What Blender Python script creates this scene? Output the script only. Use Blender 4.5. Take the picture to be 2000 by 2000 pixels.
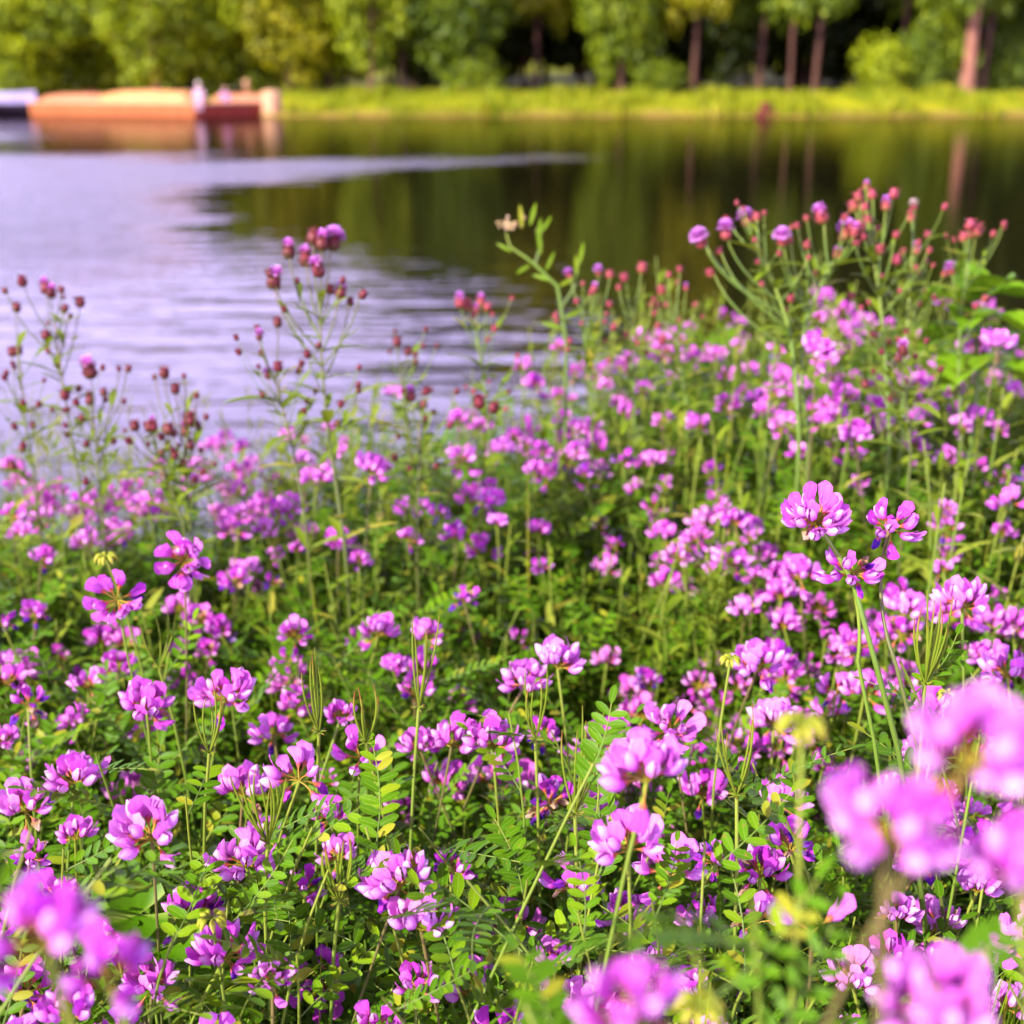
import bpy, math, random
import numpy as np
from mathutils import Vector, Matrix, noise

random.seed(7); rng = np.random.default_rng(7)
R = math.radians
for o in list(bpy.data.objects): bpy.data.objects.remove(o)
SC = bpy.context.scene
COL = SC.collection

# ------------------------------------------------------------------ camera, sky, sun, exposure
CAM_Z = 1.55; PITCH = R(19.1); LENS = 43.2
cam_d = bpy.data.cameras.new('camera'); cam = bpy.data.objects.new('camera', cam_d); COL.objects.link(cam)
cam.location = (0, 0, CAM_Z); cam.rotation_euler = (math.pi/2 - PITCH, 0, 0)
cam_d.lens = LENS; cam_d.sensor_width = 36; cam_d.clip_start = 0.02; cam_d.clip_end = 2000
cam_d.dof.use_dof = True; cam_d.dof.focus_distance = 0.70; cam_d.dof.aperture_fstop = 6.7; cam_d.dof.aperture_blades = 0
SC.camera = cam
SUN_DIR = Vector((-0.66, -0.58, 0.60)).normalized()          # towards the sun: left, a little behind the camera
w = bpy.data.worlds.new('World'); SC.world = w; w.use_nodes = True
nt = w.node_tree; nt.nodes.clear()
sky = nt.nodes.new('ShaderNodeTexSky'); sky.sky_type = 'NISHITA'; sky.sun_disc = False
sky.sun_elevation = math.asin(SUN_DIR.z); sky.sun_rotation = math.atan2(SUN_DIR.x, SUN_DIR.y)
sky.air_density = 1.0; sky.dust_density = 2.5; sky.ozone_density = 2.0
tint = nt.nodes.new('ShaderNodeMix'); tint.data_type = 'RGBA'; tint.blend_type = 'MULTIPLY'
tint.inputs[0].default_value = 1; tint.inputs[7].default_value = (1.10, 0.86, 1.06, 1)
bgn = nt.nodes.new('ShaderNodeBackground'); bgn.inputs[1].default_value = 0.05
won = nt.nodes.new('ShaderNodeOutputWorld')
wtc = nt.nodes.new('ShaderNodeTexCoord'); wmp = nt.nodes.new('ShaderNodeMapping'); wmp.inputs['Scale'].default_value = (1.2, 1.2, 3.5)
wnz = nt.nodes.new('ShaderNodeTexNoise'); wnz.inputs['Scale'].default_value = 1.6; wnz.inputs['Detail'].default_value = 6
wrp = nt.nodes.new('ShaderNodeValToRGB'); wrp.color_ramp.elements[0].position = .30; wrp.color_ramp.elements[0].color = (.75, .75, .75, 1)
wrp.color_ramp.elements[1].position = .72; wrp.color_ramp.elements[1].color = (.92, .92, .92, 1)
veil = nt.nodes.new('ShaderNodeMix'); veil.data_type = 'RGBA'; veil.inputs[7].default_value = (34, 29, 54, 1)     # haze added low in the sky, overbright to whiten the lake's reflection
nt.links.new(wtc.outputs['Generated'], wmp.inputs[0]); nt.links.new(wmp.outputs[0], wnz.inputs[0]); nt.links.new(wnz.outputs[0], wrp.inputs[0])
wsp = nt.nodes.new('ShaderNodeSeparateXYZ'); nt.links.new(wtc.outputs['Generated'], wsp.inputs[0])
wel = nt.nodes.new('ShaderNodeMapRange'); wel.interpolation_type = 'SMOOTHSTEP'; wel.inputs[1].default_value = .26; wel.inputs[2].default_value = .60      # haze thins towards the zenith
wel.inputs[3].default_value = 1.0; wel.inputs[4].default_value = .0; nt.links.new(wsp.outputs[2], wel.inputs[0])
wml = nt.nodes.new('ShaderNodeMath'); wml.operation = 'MULTIPLY'; nt.links.new(wrp.outputs[0], wml.inputs[0]); nt.links.new(wel.outputs[0], wml.inputs[1])
nt.links.new(wml.outputs[0], veil.inputs[0])
nt.links.new(sky.outputs[0], tint.inputs[6]); nt.links.new(tint.outputs[2], veil.inputs[6]); nt.links.new(veil.outputs[2], bgn.inputs[0]); nt.links.new(bgn.outputs[0], won.inputs[0])
sd = bpy.data.lights.new('sun', 'SUN'); sd.energy = 5.0; sd.angle = R(0.6); sd.color = (1.0, 0.92, 0.78)
sun = bpy.data.objects.new('sun', sd); COL.objects.link(sun)
sun.rotation_euler = SUN_DIR.to_track_quat('Z', 'Y').to_euler()
vs = SC.view_settings; vs.view_transform = 'Standard'; vs.look = 'None'; vs.exposure = 1.22; vs.gamma = 1
vs.use_curve_mapping = False
cy = SC.cycles; cy.use_denoising = True; cy.max_bounces = 6; cy.diffuse_bounces = 1; cy.glossy_bounces = 3
cy.transmission_bounces = 3; cy.transparent_max_bounces = 4; cy.caustics_reflective = False; cy.caustics_refractive = False
cy.sample_clamp_indirect = 6

# ------------------------------------------------------------------ helpers
CP, SP = math.cos(PITCH), math.sin(PITCH)
def at(px, py, depth):                                   # photograph units (1932 wide) at a distance along the view axis -> world
    a = (px/1932 - .5)/1.2*depth; b = (.5 - py/1932)/1.2*depth
    return Vector((a, depth*CP + b*SP, CAM_Z - depth*SP + b*CP))
def to_px(p):
    y, z = p[1], p[2] - CAM_Z
    d = y*CP - z*SP; b = y*SP + z*CP
    return ((p[0]/d*1.2 + .5)*1932, (.5 - b/d*1.2)*1932, d)
def sm(a, b, x):
    t = min(1, max(0, (x - a)/(b - a))); return t*t*(3 - 2*t)
def tag(o, label=None, cat=None, group=None, kind=None):
    if label: o['label'] = label
    if cat: o['category'] = cat
    if group: o['group'] = group
    if kind: o['kind'] = kind
    return o
def empty(name, loc):
    o = bpy.data.objects.new(name, None); o.location = loc; o.empty_display_size = .02; COL.objects.link(o); return o
def link(name, me, parent=None, mat=None):
    o = bpy.data.objects.new(name, me); COL.objects.link(o)
    if parent is not None: o.parent = parent
    if mat is not None: o.matrix_basis = mat
    return o

class G:
    """quad soup with uv and material index"""
    def __init__(s): s.v = []; s.f = []; s.uv = []; s.m = []
    def grid(s, pts, nu, nv, mi=0, closed=False, uvr=None):  # pts row-major [nv][nu]
        b = len(s.v); s.v += [tuple(p) for p in pts]
        for j in range(nv - 1):
            for i in range(nu if closed else nu - 1):
                i2 = (i + 1) % nu
                s.f.append((b+j*nu+i, b+j*nu+i2, b+(j+1)*nu+i2, b+(j+1)*nu+i)); s.m.append(mi)
                u0, u1 = i/(nu - (0 if closed else 1)), (i+1)/(nu - (0 if closed else 1)); v0, v1 = j/(nv-1), (j+1)/(nv-1)
                s.uv += [(u0, v0), (u1, v0), (u1, v1), (u0, v1)]
        return s
    def tube(s, pts, rad, n=5, mi=0, cap=False):
        pts = [Vector(p) for p in pts]; k = len(pts); out = []
        ref = Vector((.31, .87, .38))
        for i, p in enumerate(pts):
            t = (pts[min(i+1, k-1)] - pts[max(i-1, 0)]); t = t.normalized() if t.length > 1e-9 else Vector((0, 0, 1))
            a = t.cross(ref); a = a.normalized() if a.length > 1e-4 else t.orthogonal().normalized()
            c = t.cross(a); r = rad[i] if hasattr(rad, '__len__') else rad
            for j in range(n):
                q = 2*math.pi*j/n; out.append(p + a*(r*math.cos(q)) + c*(r*math.sin(q)))
        s.grid(out, n, k, mi, closed=True)
        return s
    def quad(s, a, b, c, d, mi=0):
        k = len(s.v); s.v += [tuple(a), tuple(b), tuple(c), tuple(d)]; s.f.append((k, k+1, k+2, k+3)); s.m.append(mi)
        s.uv += [(0, 0), (1, 0), (1, 1), (0, 1)]; return s
    def box(s, lo, hi, mi=0):
        (x0, y0, z0), (x1, y1, z1) = lo, hi
        P = [(x0,y0,z0),(x1,y0,z0),(x1,y1,z0),(x0,y1,z0),(x0,y0,z1),(x1,y0,z1),(x1,y1,z1),(x0,y1,z1)]
        for q in ((3,2,1,0),(4,5,6,7),(0,1,5,4),(1,2,6,5),(2,3,7,6),(3,0,4,7)): s.quad(*[P[i] for i in q], mi=mi)
        return s
    def add(s, o, M=None):
        b = len(s.v); s.v += [tuple(M @ Vector(p)) for p in o.v] if M is not None else o.v
        s.f += [tuple(i+b for i in f) for f in o.f]; s.uv += o.uv; s.m += o.m; return s
    def arr(s): return np.array(s.v, np.float32), np.array(s.f, np.int32), np.array(s.uv, np.float32), np.array(s.m, np.int32)
    def mesh(s, name, mats, smooth=True): return raw_mesh(name, *s.arr(), mats, smooth)

def raw_mesh(name, V, F, UV, M, mats, smooth=True, tone=None):
    me = bpy.data.meshes.new(name); n = len(F)
    me.vertices.add(len(V)); me.vertices.foreach_set('co', np.ascontiguousarray(V, np.float32).ravel())
    me.loops.add(n*4); me.loops.foreach_set('vertex_index', np.ascontiguousarray(F, np.int32).ravel())
    me.polygons.add(n); me.polygons.foreach_set('loop_start', np.arange(0, n*4, 4, dtype=np.int32))
    if M is not None: me.polygons.foreach_set('material_index', np.ascontiguousarray(M, np.int32))
    me.polygons.foreach_set('use_smooth', np.full(n, smooth))
    uvl = me.uv_layers.new(name='UVMap'); uvl.data.foreach_set('uv', np.ascontiguousarray(UV, np.float32).ravel())
    if tone is not None:
        a = me.attributes.new('tone', 'FLOAT', 'POINT'); a.data.foreach_set('value', np.ascontiguousarray(tone, np.float32))
    for m in (mats if isinstance(mats, (list, tuple)) else [mats]): me.materials.append(m)
    me.update(calc_edges=True); me.validate()
    return me

class Mass:
    """many copies of small shapes baked into one mesh (uncountable growth)"""
    def __init__(s): s.V = []; s.F = []; s.U = []; s.M = []; s.T = []; s.n = 0
    def put(s, proto, mats, tones=None, mi=None):          # proto: (V,F,UV,M); mats: (k,4,4)
        V, F, U, M = proto; T = np.asarray(mats, np.float32); k = len(T)
        if k == 0: return
        W = np.einsum('kij,vj->kvi', T[:, :3, :3], V) + T[:, None, :3, 3]
        s.V.append(W.reshape(-1, 3)); s.F.append((F[None] + (np.arange(k)*len(V))[:, None, None] + s.n).reshape(-1, 4))
        s.U.append(np.tile(U, (k, 1))); s.M.append(np.tile(M if mi is None else np.full(len(F), mi), k))
        t = np.zeros(k) if tones is None else np.asarray(tones); s.T.append(np.repeat(t, len(V))); s.n += k*len(V)
    def raw(s, g, mi=None, tone=0.0):
        V, F, U, M = g.arr(); s.V.append(V); s.F.append(F + s.n); s.U.append(U); s.M.append(M if mi is None else np.full(len(F), mi))
        s.T.append(np.full(len(V), tone)); s.n += len(V)
    def build(s, name, mats):
        return link(name, raw_mesh(name, np.concatenate(s.V), np.concatenate(s.F), np.concatenate(s.U), np.concatenate(s.M), mats, True, np.concatenate(s.T)))

def frame(x, zhint, loc=(0, 0, 0), sc=1.0, roll=0.0):      # matrix: +X along x, +Z near zhint
    x = Vector(x).normalized(); z = Vector(zhint); z = z - x*z.dot(x)
    z = z.normalized() if z.length > 1e-5 else x.orthogonal().normalized()
    if roll: z = Matrix.Rotation(roll, 3, x) @ z
    y = z.cross(x); M = Matrix.Identity(4)
    for i in range(3): M[i][0] = x[i]*sc; M[i][1] = y[i]*sc; M[i][2] = z[i]*sc; M[i][3] = loc[i]
    return M
def bez(a, b, c, n):
    a, b, c = Vector(a), Vector(b), Vector(c)
    return [a*(1-t)**2 + b*2*t*(1-t) + c*t*t for t in [i/n for i in range(n+1)]]

# ------------------------------------------------------------------ materials
def mat(name):
    m = bpy.data.materials.new(name); m.use_nodes = True; m.node_tree.nodes.clear(); return m, m.node_tree.nodes, m.node_tree.links
def N(ns, t, **kw):
    n = ns.new(t)
    for k, v in kw.items(): setattr(n, k, v)
    return n
def ramp(ns, stops, interp='LINEAR'):
    r = N(ns, 'ShaderNodeValToRGB'); cr = r.color_ramp; cr.interpolation = interp
    while len(cr.elements) > 1: cr.elements.remove(cr.elements[-1])
    for i, (p, c) in enumerate(stops):
        e = cr.elements[0] if i == 0 else cr.elements.new(p)
        e.position = p; e.color = (*c, 1) if len(c) == 3 else c
    return r
def math_n(ns, ls, op, a, b=None, clamp=False):
    n = N(ns, 'ShaderNodeMath', operation=op, use_clamp=clamp)
    for i, x in enumerate((a, b)):
        if x is None: continue
        if isinstance(x, (int, float)): n.inputs[i].default_value = x
        else: ls.new(x, n.inputs[i])
    return n.outputs[0]
def mixc(ns, ls, f, a, b, mode='MIX'):
    n = N(ns, 'ShaderNodeMix', data_type='RGBA', blend_type=mode)
    for sock, x in ((n.inputs[0], f), (n.inputs[6], a), (n.inputs[7], b)):
        if isinstance(x, (int, float)): sock.default_value = x
        elif isinstance(x, tuple): sock.default_value = (*x, 1)
        else: ls.new(x, sock)
    return n.outputs[2]
def finish(ns, ls, col, rough=.5, spec=.3, trans=0.0, tcol=None, bump=None, bstr=.2, bdist=.001):
    p = N(ns, 'ShaderNodeBsdfPrincipled'); out = N(ns, 'ShaderNodeOutputMaterial')
    if isinstance(col, tuple): p.inputs['Base Color'].default_value = (*col, 1)
    else: ls.new(col, p.inputs['Base Color'])
    if isinstance(rough, (int, float)): p.inputs['Roughness'].default_value = rough
    else: ls.new(rough, p.inputs['Roughness'])
    p.inputs['Specular IOR Level'].default_value = spec
    if bump is not None:
        b = N(ns, 'ShaderNodeBump'); b.inputs['Strength'].default_value = bstr; b.inputs['Distance'].default_value = bdist
        ls.new(bump, b.inputs['Height']); ls.new(b.outputs[0], p.inputs['Normal'])
    if trans > 0:
        t = N(ns, 'ShaderNodeBsdfTranslucent'); mx = N(ns, 'ShaderNodeMixShader'); mx.inputs[0].default_value = trans
        src = tcol if tcol is not None else col
        if isinstance(src, tuple): t.inputs[0].default_value = (*src, 1)
        else: ls.new(src, t.inputs[0])
        ls.new(p.outputs[0], mx.inputs[1]); ls.new(t.outputs[0], mx.inputs[2]); ls.new(mx.outputs[0], out.inputs[0])
    else: ls.new(p.outputs[0], out.inputs[0])
def tone_of(ns, ls, spread=.12):
    a = N(ns, 'ShaderNodeAttribute', attribute_type='OBJECT', attribute_name='tone')
    b = N(ns, 'ShaderNodeAttribute', attribute_type='GEOMETRY', attribute_name='tone')
    s = math_n(ns, ls, 'ADD', a.outputs['Fac'], b.outputs['Fac'])
    oi = N(ns, 'ShaderNodeObjectInfo'); ge = N(ns, 'ShaderNodeNewGeometry')
    r = math_n(ns, ls, 'FRACT', math_n(ns, ls, 'ADD', oi.outputs['Random'], ge.outputs['Random Per Island']))
    r = math_n(ns, ls, 'MULTIPLY', math_n(ns, ls, 'SUBTRACT', r, .5), spread*2)
    return math_n(ns, ls, 'ADD', s, r, True), r
def uvxy(ns, ls):
    u = N(ns, 'ShaderNodeUVMap'); s = N(ns, 'ShaderNodeSeparateXYZ'); ls.new(u.outputs[0], s.inputs[0]); return u, s.outputs[0], s.outputs[1]

PETAL = [(0.0, (.90, .35, .82)), (.30, (.84, .17, .74)), (.55, (.62, .06, .57)), (.78, (.32, .035, .48)), (1.0, (.10, .02, .36))]
def petal_mat(name, wing):
    m, ns, ls = mat(name); t, _ = tone_of(ns, ls, .13); u, ux, uy = uvxy(ns, ls)
    c = ramp(ns, PETAL); ls.new(t, c.inputs[0]); col = c.outputs[0]
    mp = N(ns, 'ShaderNodeMapping'); mp.inputs['Scale'].default_value = (16, 1.3, 1); ls.new(u.outputs[0], mp.inputs[0])
    nz = N(ns, 'ShaderNodeTexNoise'); nz.inputs['Scale'].default_value = 1.0; nz.inputs['Detail'].default_value = 3; ls.new(mp.outputs[0], nz.inputs[0])
    vr = ramp(ns, [(.35, (0, 0, 0)), (.68, (1, 1, 1))]); ls.new(nz.outputs[0], vr.inputs[0])
    deep = mixc(ns, ls, 1.0, col, (.80, .55, .86), 'MULTIPLY')
    col = mixc(ns, ls, vr.outputs[0], deep, col)
    if wing:
        f = ramp(ns, [(.25, (0, 0, 0)), (.95, (.75, .75, .75))]); ls.new(uy, f.inputs[0])
        pale = mixc(ns, ls, .48, col, (.95, .80, .96)); col = mixc(ns, ls, f.outputs[0], col, pale)
    else:
        d = math_n(ns, ls, 'ABSOLUTE', math_n(ns, ls, 'SUBTRACT', ux, .5))
        f = ramp(ns, [(0.0, (.8, .8, .8)), (.05, (0, 0, 0))]); ls.new(d, f.inputs[0])
        g = ramp(ns, [(.05, (1, 1, 1)), (.75, (0, 0, 0))]); ls.new(uy, g.inputs[0])
        col = mixc(ns, ls, math_n(ns, ls, 'MULTIPLY', f.outputs[0], g.outputs[0]), col, mixc(ns, ls, 1.0, col, (.60, .25, .60), 'MULTIPLY'))
        h = ramp(ns, [(0.0, (1, 1, 1)), (.28, (0, 0, 0))]); ls.new(uy, h.inputs[0])
        col = mixc(ns, ls, math_n(ns, ls, 'MULTIPLY', h.outputs[0], .45), col, (.75, .10, .42))
    finish(ns, ls, col, .5, .12, .30, None, vr.outputs[0], .25, .0004)
    return m
M_BANNER = petal_mat('banner_petal', False); M_WING = petal_mat('wing_petal', True)
def grad_mat(name, stops, rough=.5, spec=.3, trans=.1, spread=.15, noise_s=60):
    m, ns, ls = mat(name); u, ux, uy = uvxy(ns, ls); _, r = tone_of(ns, ls, spread)
    c = ramp(ns, stops); ls.new(math_n(ns, ls, 'ADD', uy, r, True), c.inputs[0])
    tc = N(ns, 'ShaderNodeTexCoord'); nz = N(ns, 'ShaderNodeTexNoise'); nz.inputs['Scale'].default_value = noise_s; ls.new(tc.outputs['Object'], nz.inputs[0])
    col = mixc(ns, ls, math_n(ns, ls, 'MULTIPLY', nz.outputs[0], .5), c.outputs[0], mixc(ns, ls, 1.0, c.outputs[0], (.6, .62, .6), 'MULTIPLY'))
    finish(ns, ls, col, rough, spec, trans, None, nz.outputs[0], .2, .0005); return m
M_PED = grad_mat('pedicel', [(0, (.36, .36, .03)), (.45, (.50, .24, .03)), (.8, (.58, .09, .08)), (1, (.62, .12, .35))], .5, .3, .2)
M_STEM = grad_mat('stem', [(0, (.10, .16, .02)), (.6, (.14, .24, .025)), (1, (.24, .30, .035))], .45, .35, .1)
M_DARKSTEM = grad_mat('dark_stem', [(0, (.09, .12, .02)), (.6, (.11, .13, .03)), (1, (.17, .13, .04))], .5, .3, .05)
def leaf_mat(name, c0, c1, c2, trans=.20, rough=.42, spread=.32, sere=.5):
    m, ns, ls = mat(name); u, ux, uy = uvxy(ns, ls)
    t, r = tone_of(ns, ls, spread)
    c = ramp(ns, [(0, c0), (.42, c1), (1, c2)]); ls.new(math_n(ns, ls, 'ADD', t, .30, True), c.inputs[0]); col = c.outputs[0]
    d = math_n(ns, ls, 'ABSOLUTE', math_n(ns, ls, 'SUBTRACT', ux, .5))
    rib = ramp(ns, [(0, (.5, .5, .5)), (.045, (0, 0, 0)), (.44, (0, 0, 0)), (.5, (.4, .4, .4))]); ls.new(d, rib.inputs[0])
    col = mixc(ns, ls, rib.outputs[0], col, (.34, .40, .08))
    mp = N(ns, 'ShaderNodeMapping'); mp.inputs['Scale'].default_value = (3, 8, 1); ls.new(u.outputs[0], mp.inputs[0])
    nz = N(ns, 'ShaderNodeTexNoise'); nz.inputs['Scale'].default_value = 1.6; nz.inputs['Detail'].default_value = 4; ls.new(mp.outputs[0], nz.inputs[0])
    col = mixc(ns, ls, math_n(ns, ls, 'MULTIPLY', nz.outputs[0], .55), col, mixc(ns, ls, 1.0, col, (.6, .72, .6), 'MULTIPLY'))
    ye = ramp(ns, [(.90, (0, 0, 0)), (.97, (sere, sere, sere))]); ls.new(math_n(ns, ls, 'ADD', math_n(ns, ls, 'DIVIDE', r, spread*2), .5), ye.inputs[0]); col = mixc(ns, ls, ye.outputs[0], col, (.36, .27, .03))
    sp_ = N(ns, 'ShaderNodeTexNoise'); sp_.inputs['Scale'].default_value = 210; geo_ = N(ns, 'ShaderNodeNewGeometry'); ls.new(geo_.outputs['Position'], sp_.inputs[0])
    br = ramp(ns, [(.68, (0, 0, 0)), (.74, (.7, .7, .7))]); ls.new(sp_.outputs[0], br.inputs[0]); col = mixc(ns, ls, br.outputs[0], col, (.20, .13, .03))
    tc = mixc(ns, ls, .55, col, (.30, .42, .01))
    finish(ns, ls, col, rough, .10, trans, tc, nz.outputs[0], .25, .0006); return m
M_LEAF = leaf_mat('vetch_leaf', (.014, .062, .002), (.075, .190, .003), (.22, .33, .004))
M_BLADE = leaf_mat('grass_blade', (.06, .15, .006), (.15, .25, .008), (.36, .35, .03), .35)
M_TLEAF = leaf_mat('thistle_leaf', (.08, .16, .008), (.19, .27, .015), (.38, .40, .06), .35, .5)
M_BROAD = leaf_mat('broad_leaf', (.07, .20, .01), (.15, .32, .012), (.30, .42, .02), .4, .42, .2, 0.0)
M_POD = grad_mat('seed_pod', [(0, (.16, .22, .012)), (.75, (.20, .27, .015)), (.93, (.30, .24, .03)), (1, (.30, .10, .03))], .5, .3, .2)
M_BUD = grad_mat('flower_bud', [(0, (.20, .28, .012)), (.6, (.40, .42, .02)), (1, (.55, .48, .08))], .5, .3, .3)
M_BRACT = grad_mat('thistle_bract', [(0, (.09, .08, .02)), (.4, (.12, .022, .018)), (1, (.22, .025, .05))], .5, .25, .1)
M_BRACT2 = grad_mat('thistle_bract_salmon', [(0, (.30, .24, .05)), (.4, (.30, .05, .045)), (1, (.44, .06, .13))], .5, .25, .15)
M_TUFT = grad_mat('thistle_tuft', [(0, (.55, .06, .40)), (.6, (.76, .20, .74)), (1, (.84, .42, .86))], .6, .15, .35)
M_FLUFF = grad_mat('thistle_fluff', [(0, (.60, .35, .30)), (1, (.85, .72, .66))], .7, .1, .35)
M_PAPER = grad_mat('papery_petal', [(0, (.30, .16, .06)), (.5, (.46, .28, .14)), (1, (.60, .42, .34))], .7, .1, .3)
M_CREAM = grad_mat('cream_flower', [(0, (.45, .40, .08)), (.5, (.75, .50, .28)), (1, (.85, .66, .45))], .6, .15, .3)
def simple(name, c0, c1, scale=4, rough=.7, spec=.25, bstr=.3, bdist=.02, stretch=(1, 1, 1)):
    m, ns, ls = mat(name); tc = N(ns, 'ShaderNodeTexCoord'); mp = N(ns, 'ShaderNodeMapping'); mp.inputs['Scale'].default_value = stretch
    ls.new(tc.outputs['Object'], mp.inputs[0]); nz = N(ns, 'ShaderNodeTexNoise'); nz.inputs['Scale'].default_value = scale; nz.inputs['Detail'].default_value = 5
    ls.new(mp.outputs[0], nz.inputs[0]); c = ramp(ns, [(.3, c0), (.7, c1)]); ls.new(nz.outputs[0], c.inputs[0])
    finish(ns, ls, c.outputs[0], rough, spec, 0, None, nz.outputs[0], bstr, bdist); return m
M_BARK = simple('bark', (.05, .024, .018), (.11, .052, .034), 3, .85, .15, .6, .05, (3, 3, .6))
M_BARKP = simple('pale_bark', (.18, .075, .05), (.30, .14, .09), 3, .8, .15, .6, .05, (3, 3, .5))
M_WOOD = simple('orange_boards', (.40, .125, .043), (.54, .19, .066), 2, .7, .2, .3, .02, (4, 4, .5))
M_REDSHADE = simple('shaded_red_boards', (.22, .03, .016), (.34, .05, .025), 2, .7, .2, .3, .02, (4, 4, .5))  # red boards with the shade of turned face and recesses put in
M_DECK = simple('deck_boards', (.55, .28, .14), (.72, .42, .22), 2, .8, .2, .3, .02)
M_SAND = simple('sand', (.50, .23, .095), (.60, .30, .13), 1.5, .9, .1, .3, .05)
M_SANDP = simple('pinkish_sand', (.42, .16, .09), (.50, .21, .12), 1.5, .9, .1, .3, .05)
M_POST = simple('pale_concrete', (.46, .25, .14), (.56, .33, .19), 2, .8, .2, .3, .02)
M_HULL = simple('boat_hull', (.52, .46, .70), (.60, .54, .78), 3, .4, .4, .05, .01)
M_HULLD = simple('boat_dark', (.03, .02, .03), (.06, .04, .05), 3, .6, .3, .05, .01)
M_PINKCL = simple('pale_cloth', (.60, .36, .48), (.74, .50, .62), 6, .8, .1, .1, .01)
M_MAUVECL = simple('mauve_cloth', (.62, .26, .46), (.76, .36, .58), 6, .8, .1, .1, .01)
M_SKIN = simple('skin', (.62, .36, .26), (.70, .42, .30), 8, .55, .3, .1, .005)
M_HAIR = simple('hair', (.10, .06, .03), (.22, .13, .07), 20, .6, .3, .1, .005)
M_HAIRW = simple('pale_hat', (.80, .70, .76), (.90, .80, .86), 8, .8, .2, .1, .005)
M_STUMP = simple('dark_red_wood', (.07, .010, .012), (.14, .018, .022), 4, .8, .2, .4, .02)
def tree_leaf(name, stops):
    m, ns, ls = mat(name); ge = N(ns, 'ShaderNodeNewGeometry'); oi = N(ns, 'ShaderNodeObjectInfo')
    tc = N(ns, 'ShaderNodeTexCoord'); nz = N(ns, 'ShaderNodeTexNoise'); nz.inputs['Scale'].default_value = .55; ls.new(tc.outputs['Object'], nz.inputs[0])
    x = math_n(ns, ls, 'ADD', math_n(ns, ls, 'MULTIPLY', ge.outputs['Random Per Island'], .45), math_n(ns, ls, 'MULTIPLY', nz.outputs[0], .55))
    x = math_n(ns, ls, 'ADD', x, math_n(ns, ls, 'MULTIPLY', math_n(ns, ls, 'SUBTRACT', oi.outputs['Random'], .5), .25), True)
    c = ramp(ns, stops); ls.new(x, c.inputs[0])
    finish(ns, ls, c.outputs[0], .5, .25, .3, mixc(ns, ls, .5, c.outputs[0], (.34, .34, .0))); return m
M_TREE = [tree_leaf('leaf_yellow_green', [(.2, (.06, .11, .002)), (.55, (.23, .30, .003)), (.85, (.46, .52, .005))]),
          tree_leaf('leaf_green', [(.2, (.035, .07, .003)), (.55, (.11, .17, .004)), (.85, (.25, .31, .006))]),
          tree_leaf('leaf_olive', [(.2, (.10, .115, .003)), (.55, (.23, .24, .004)), (.85, (.40, .36, .006))]),
          tree_leaf('leaf_wood_shade', [(.2, (.007, .013, .001)), (.55, (.016, .028, .0015)), (.85, (.035, .05, .002))])]  # leaf green darkened to near black, painting in the deep wood's shade

# ------------------------------------------------------------------ the ground, one sheet: near bank, lake bed, far bank
def edge_y(x): return 1.50 + .16*sm(-.5, 0, x) + .36*sm(-.05, .45, x)
def shore_y(x): return 70 + 1.2*noise.noise((x*.09, 3.1, 0)) + .5*noise.noise((x*.5, 1.1, 0)) + 2.5*sm(-12, -16, x) + 3.4*sm(-17, -21, x)
def ground_z(x, y):
    if y < 30:
        e = edge_y(max(-3, min(3, x)))
        z = .70 + .05*noise.noise((x*2.3, y*2.3, 1)) + .12*sm(.0, .6, x)*sm(.8, 1.5, y)
        return z - 2.2*sm(e, e + 2.2, y)
    s = shore_y(x); d = y - s
    if d < 0: return max(-1.5, d*.3)
    return 0.78*sm(0, 6.5, d) + .20*sm(0, .7, d) + .22*sm(6, 16, d) + .18*noise.noise((x*.35, y*.5, 0))*sm(0, 2, d) + 9*sm(25, 160, d)
ys = list(np.arange(-3, 5, .14)) + list(np.linspace(5.5, 60, 12)) + list(np.arange(62, 92, .8)) + list(np.linspace(94, 600, 26))
xs = list(np.linspace(-400, -45, 14)) + list(np.arange(-42, -3, 1.5)) + list(np.arange(-3, 3.01, .15)) + list(np.arange(4.2, 43, 1.5)) + list(np.linspace(46, 400, 14))
g = G(); g.grid([(x, y, ground_z(x, y)) for y in ys for x in xs], len(xs), len(ys))
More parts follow.
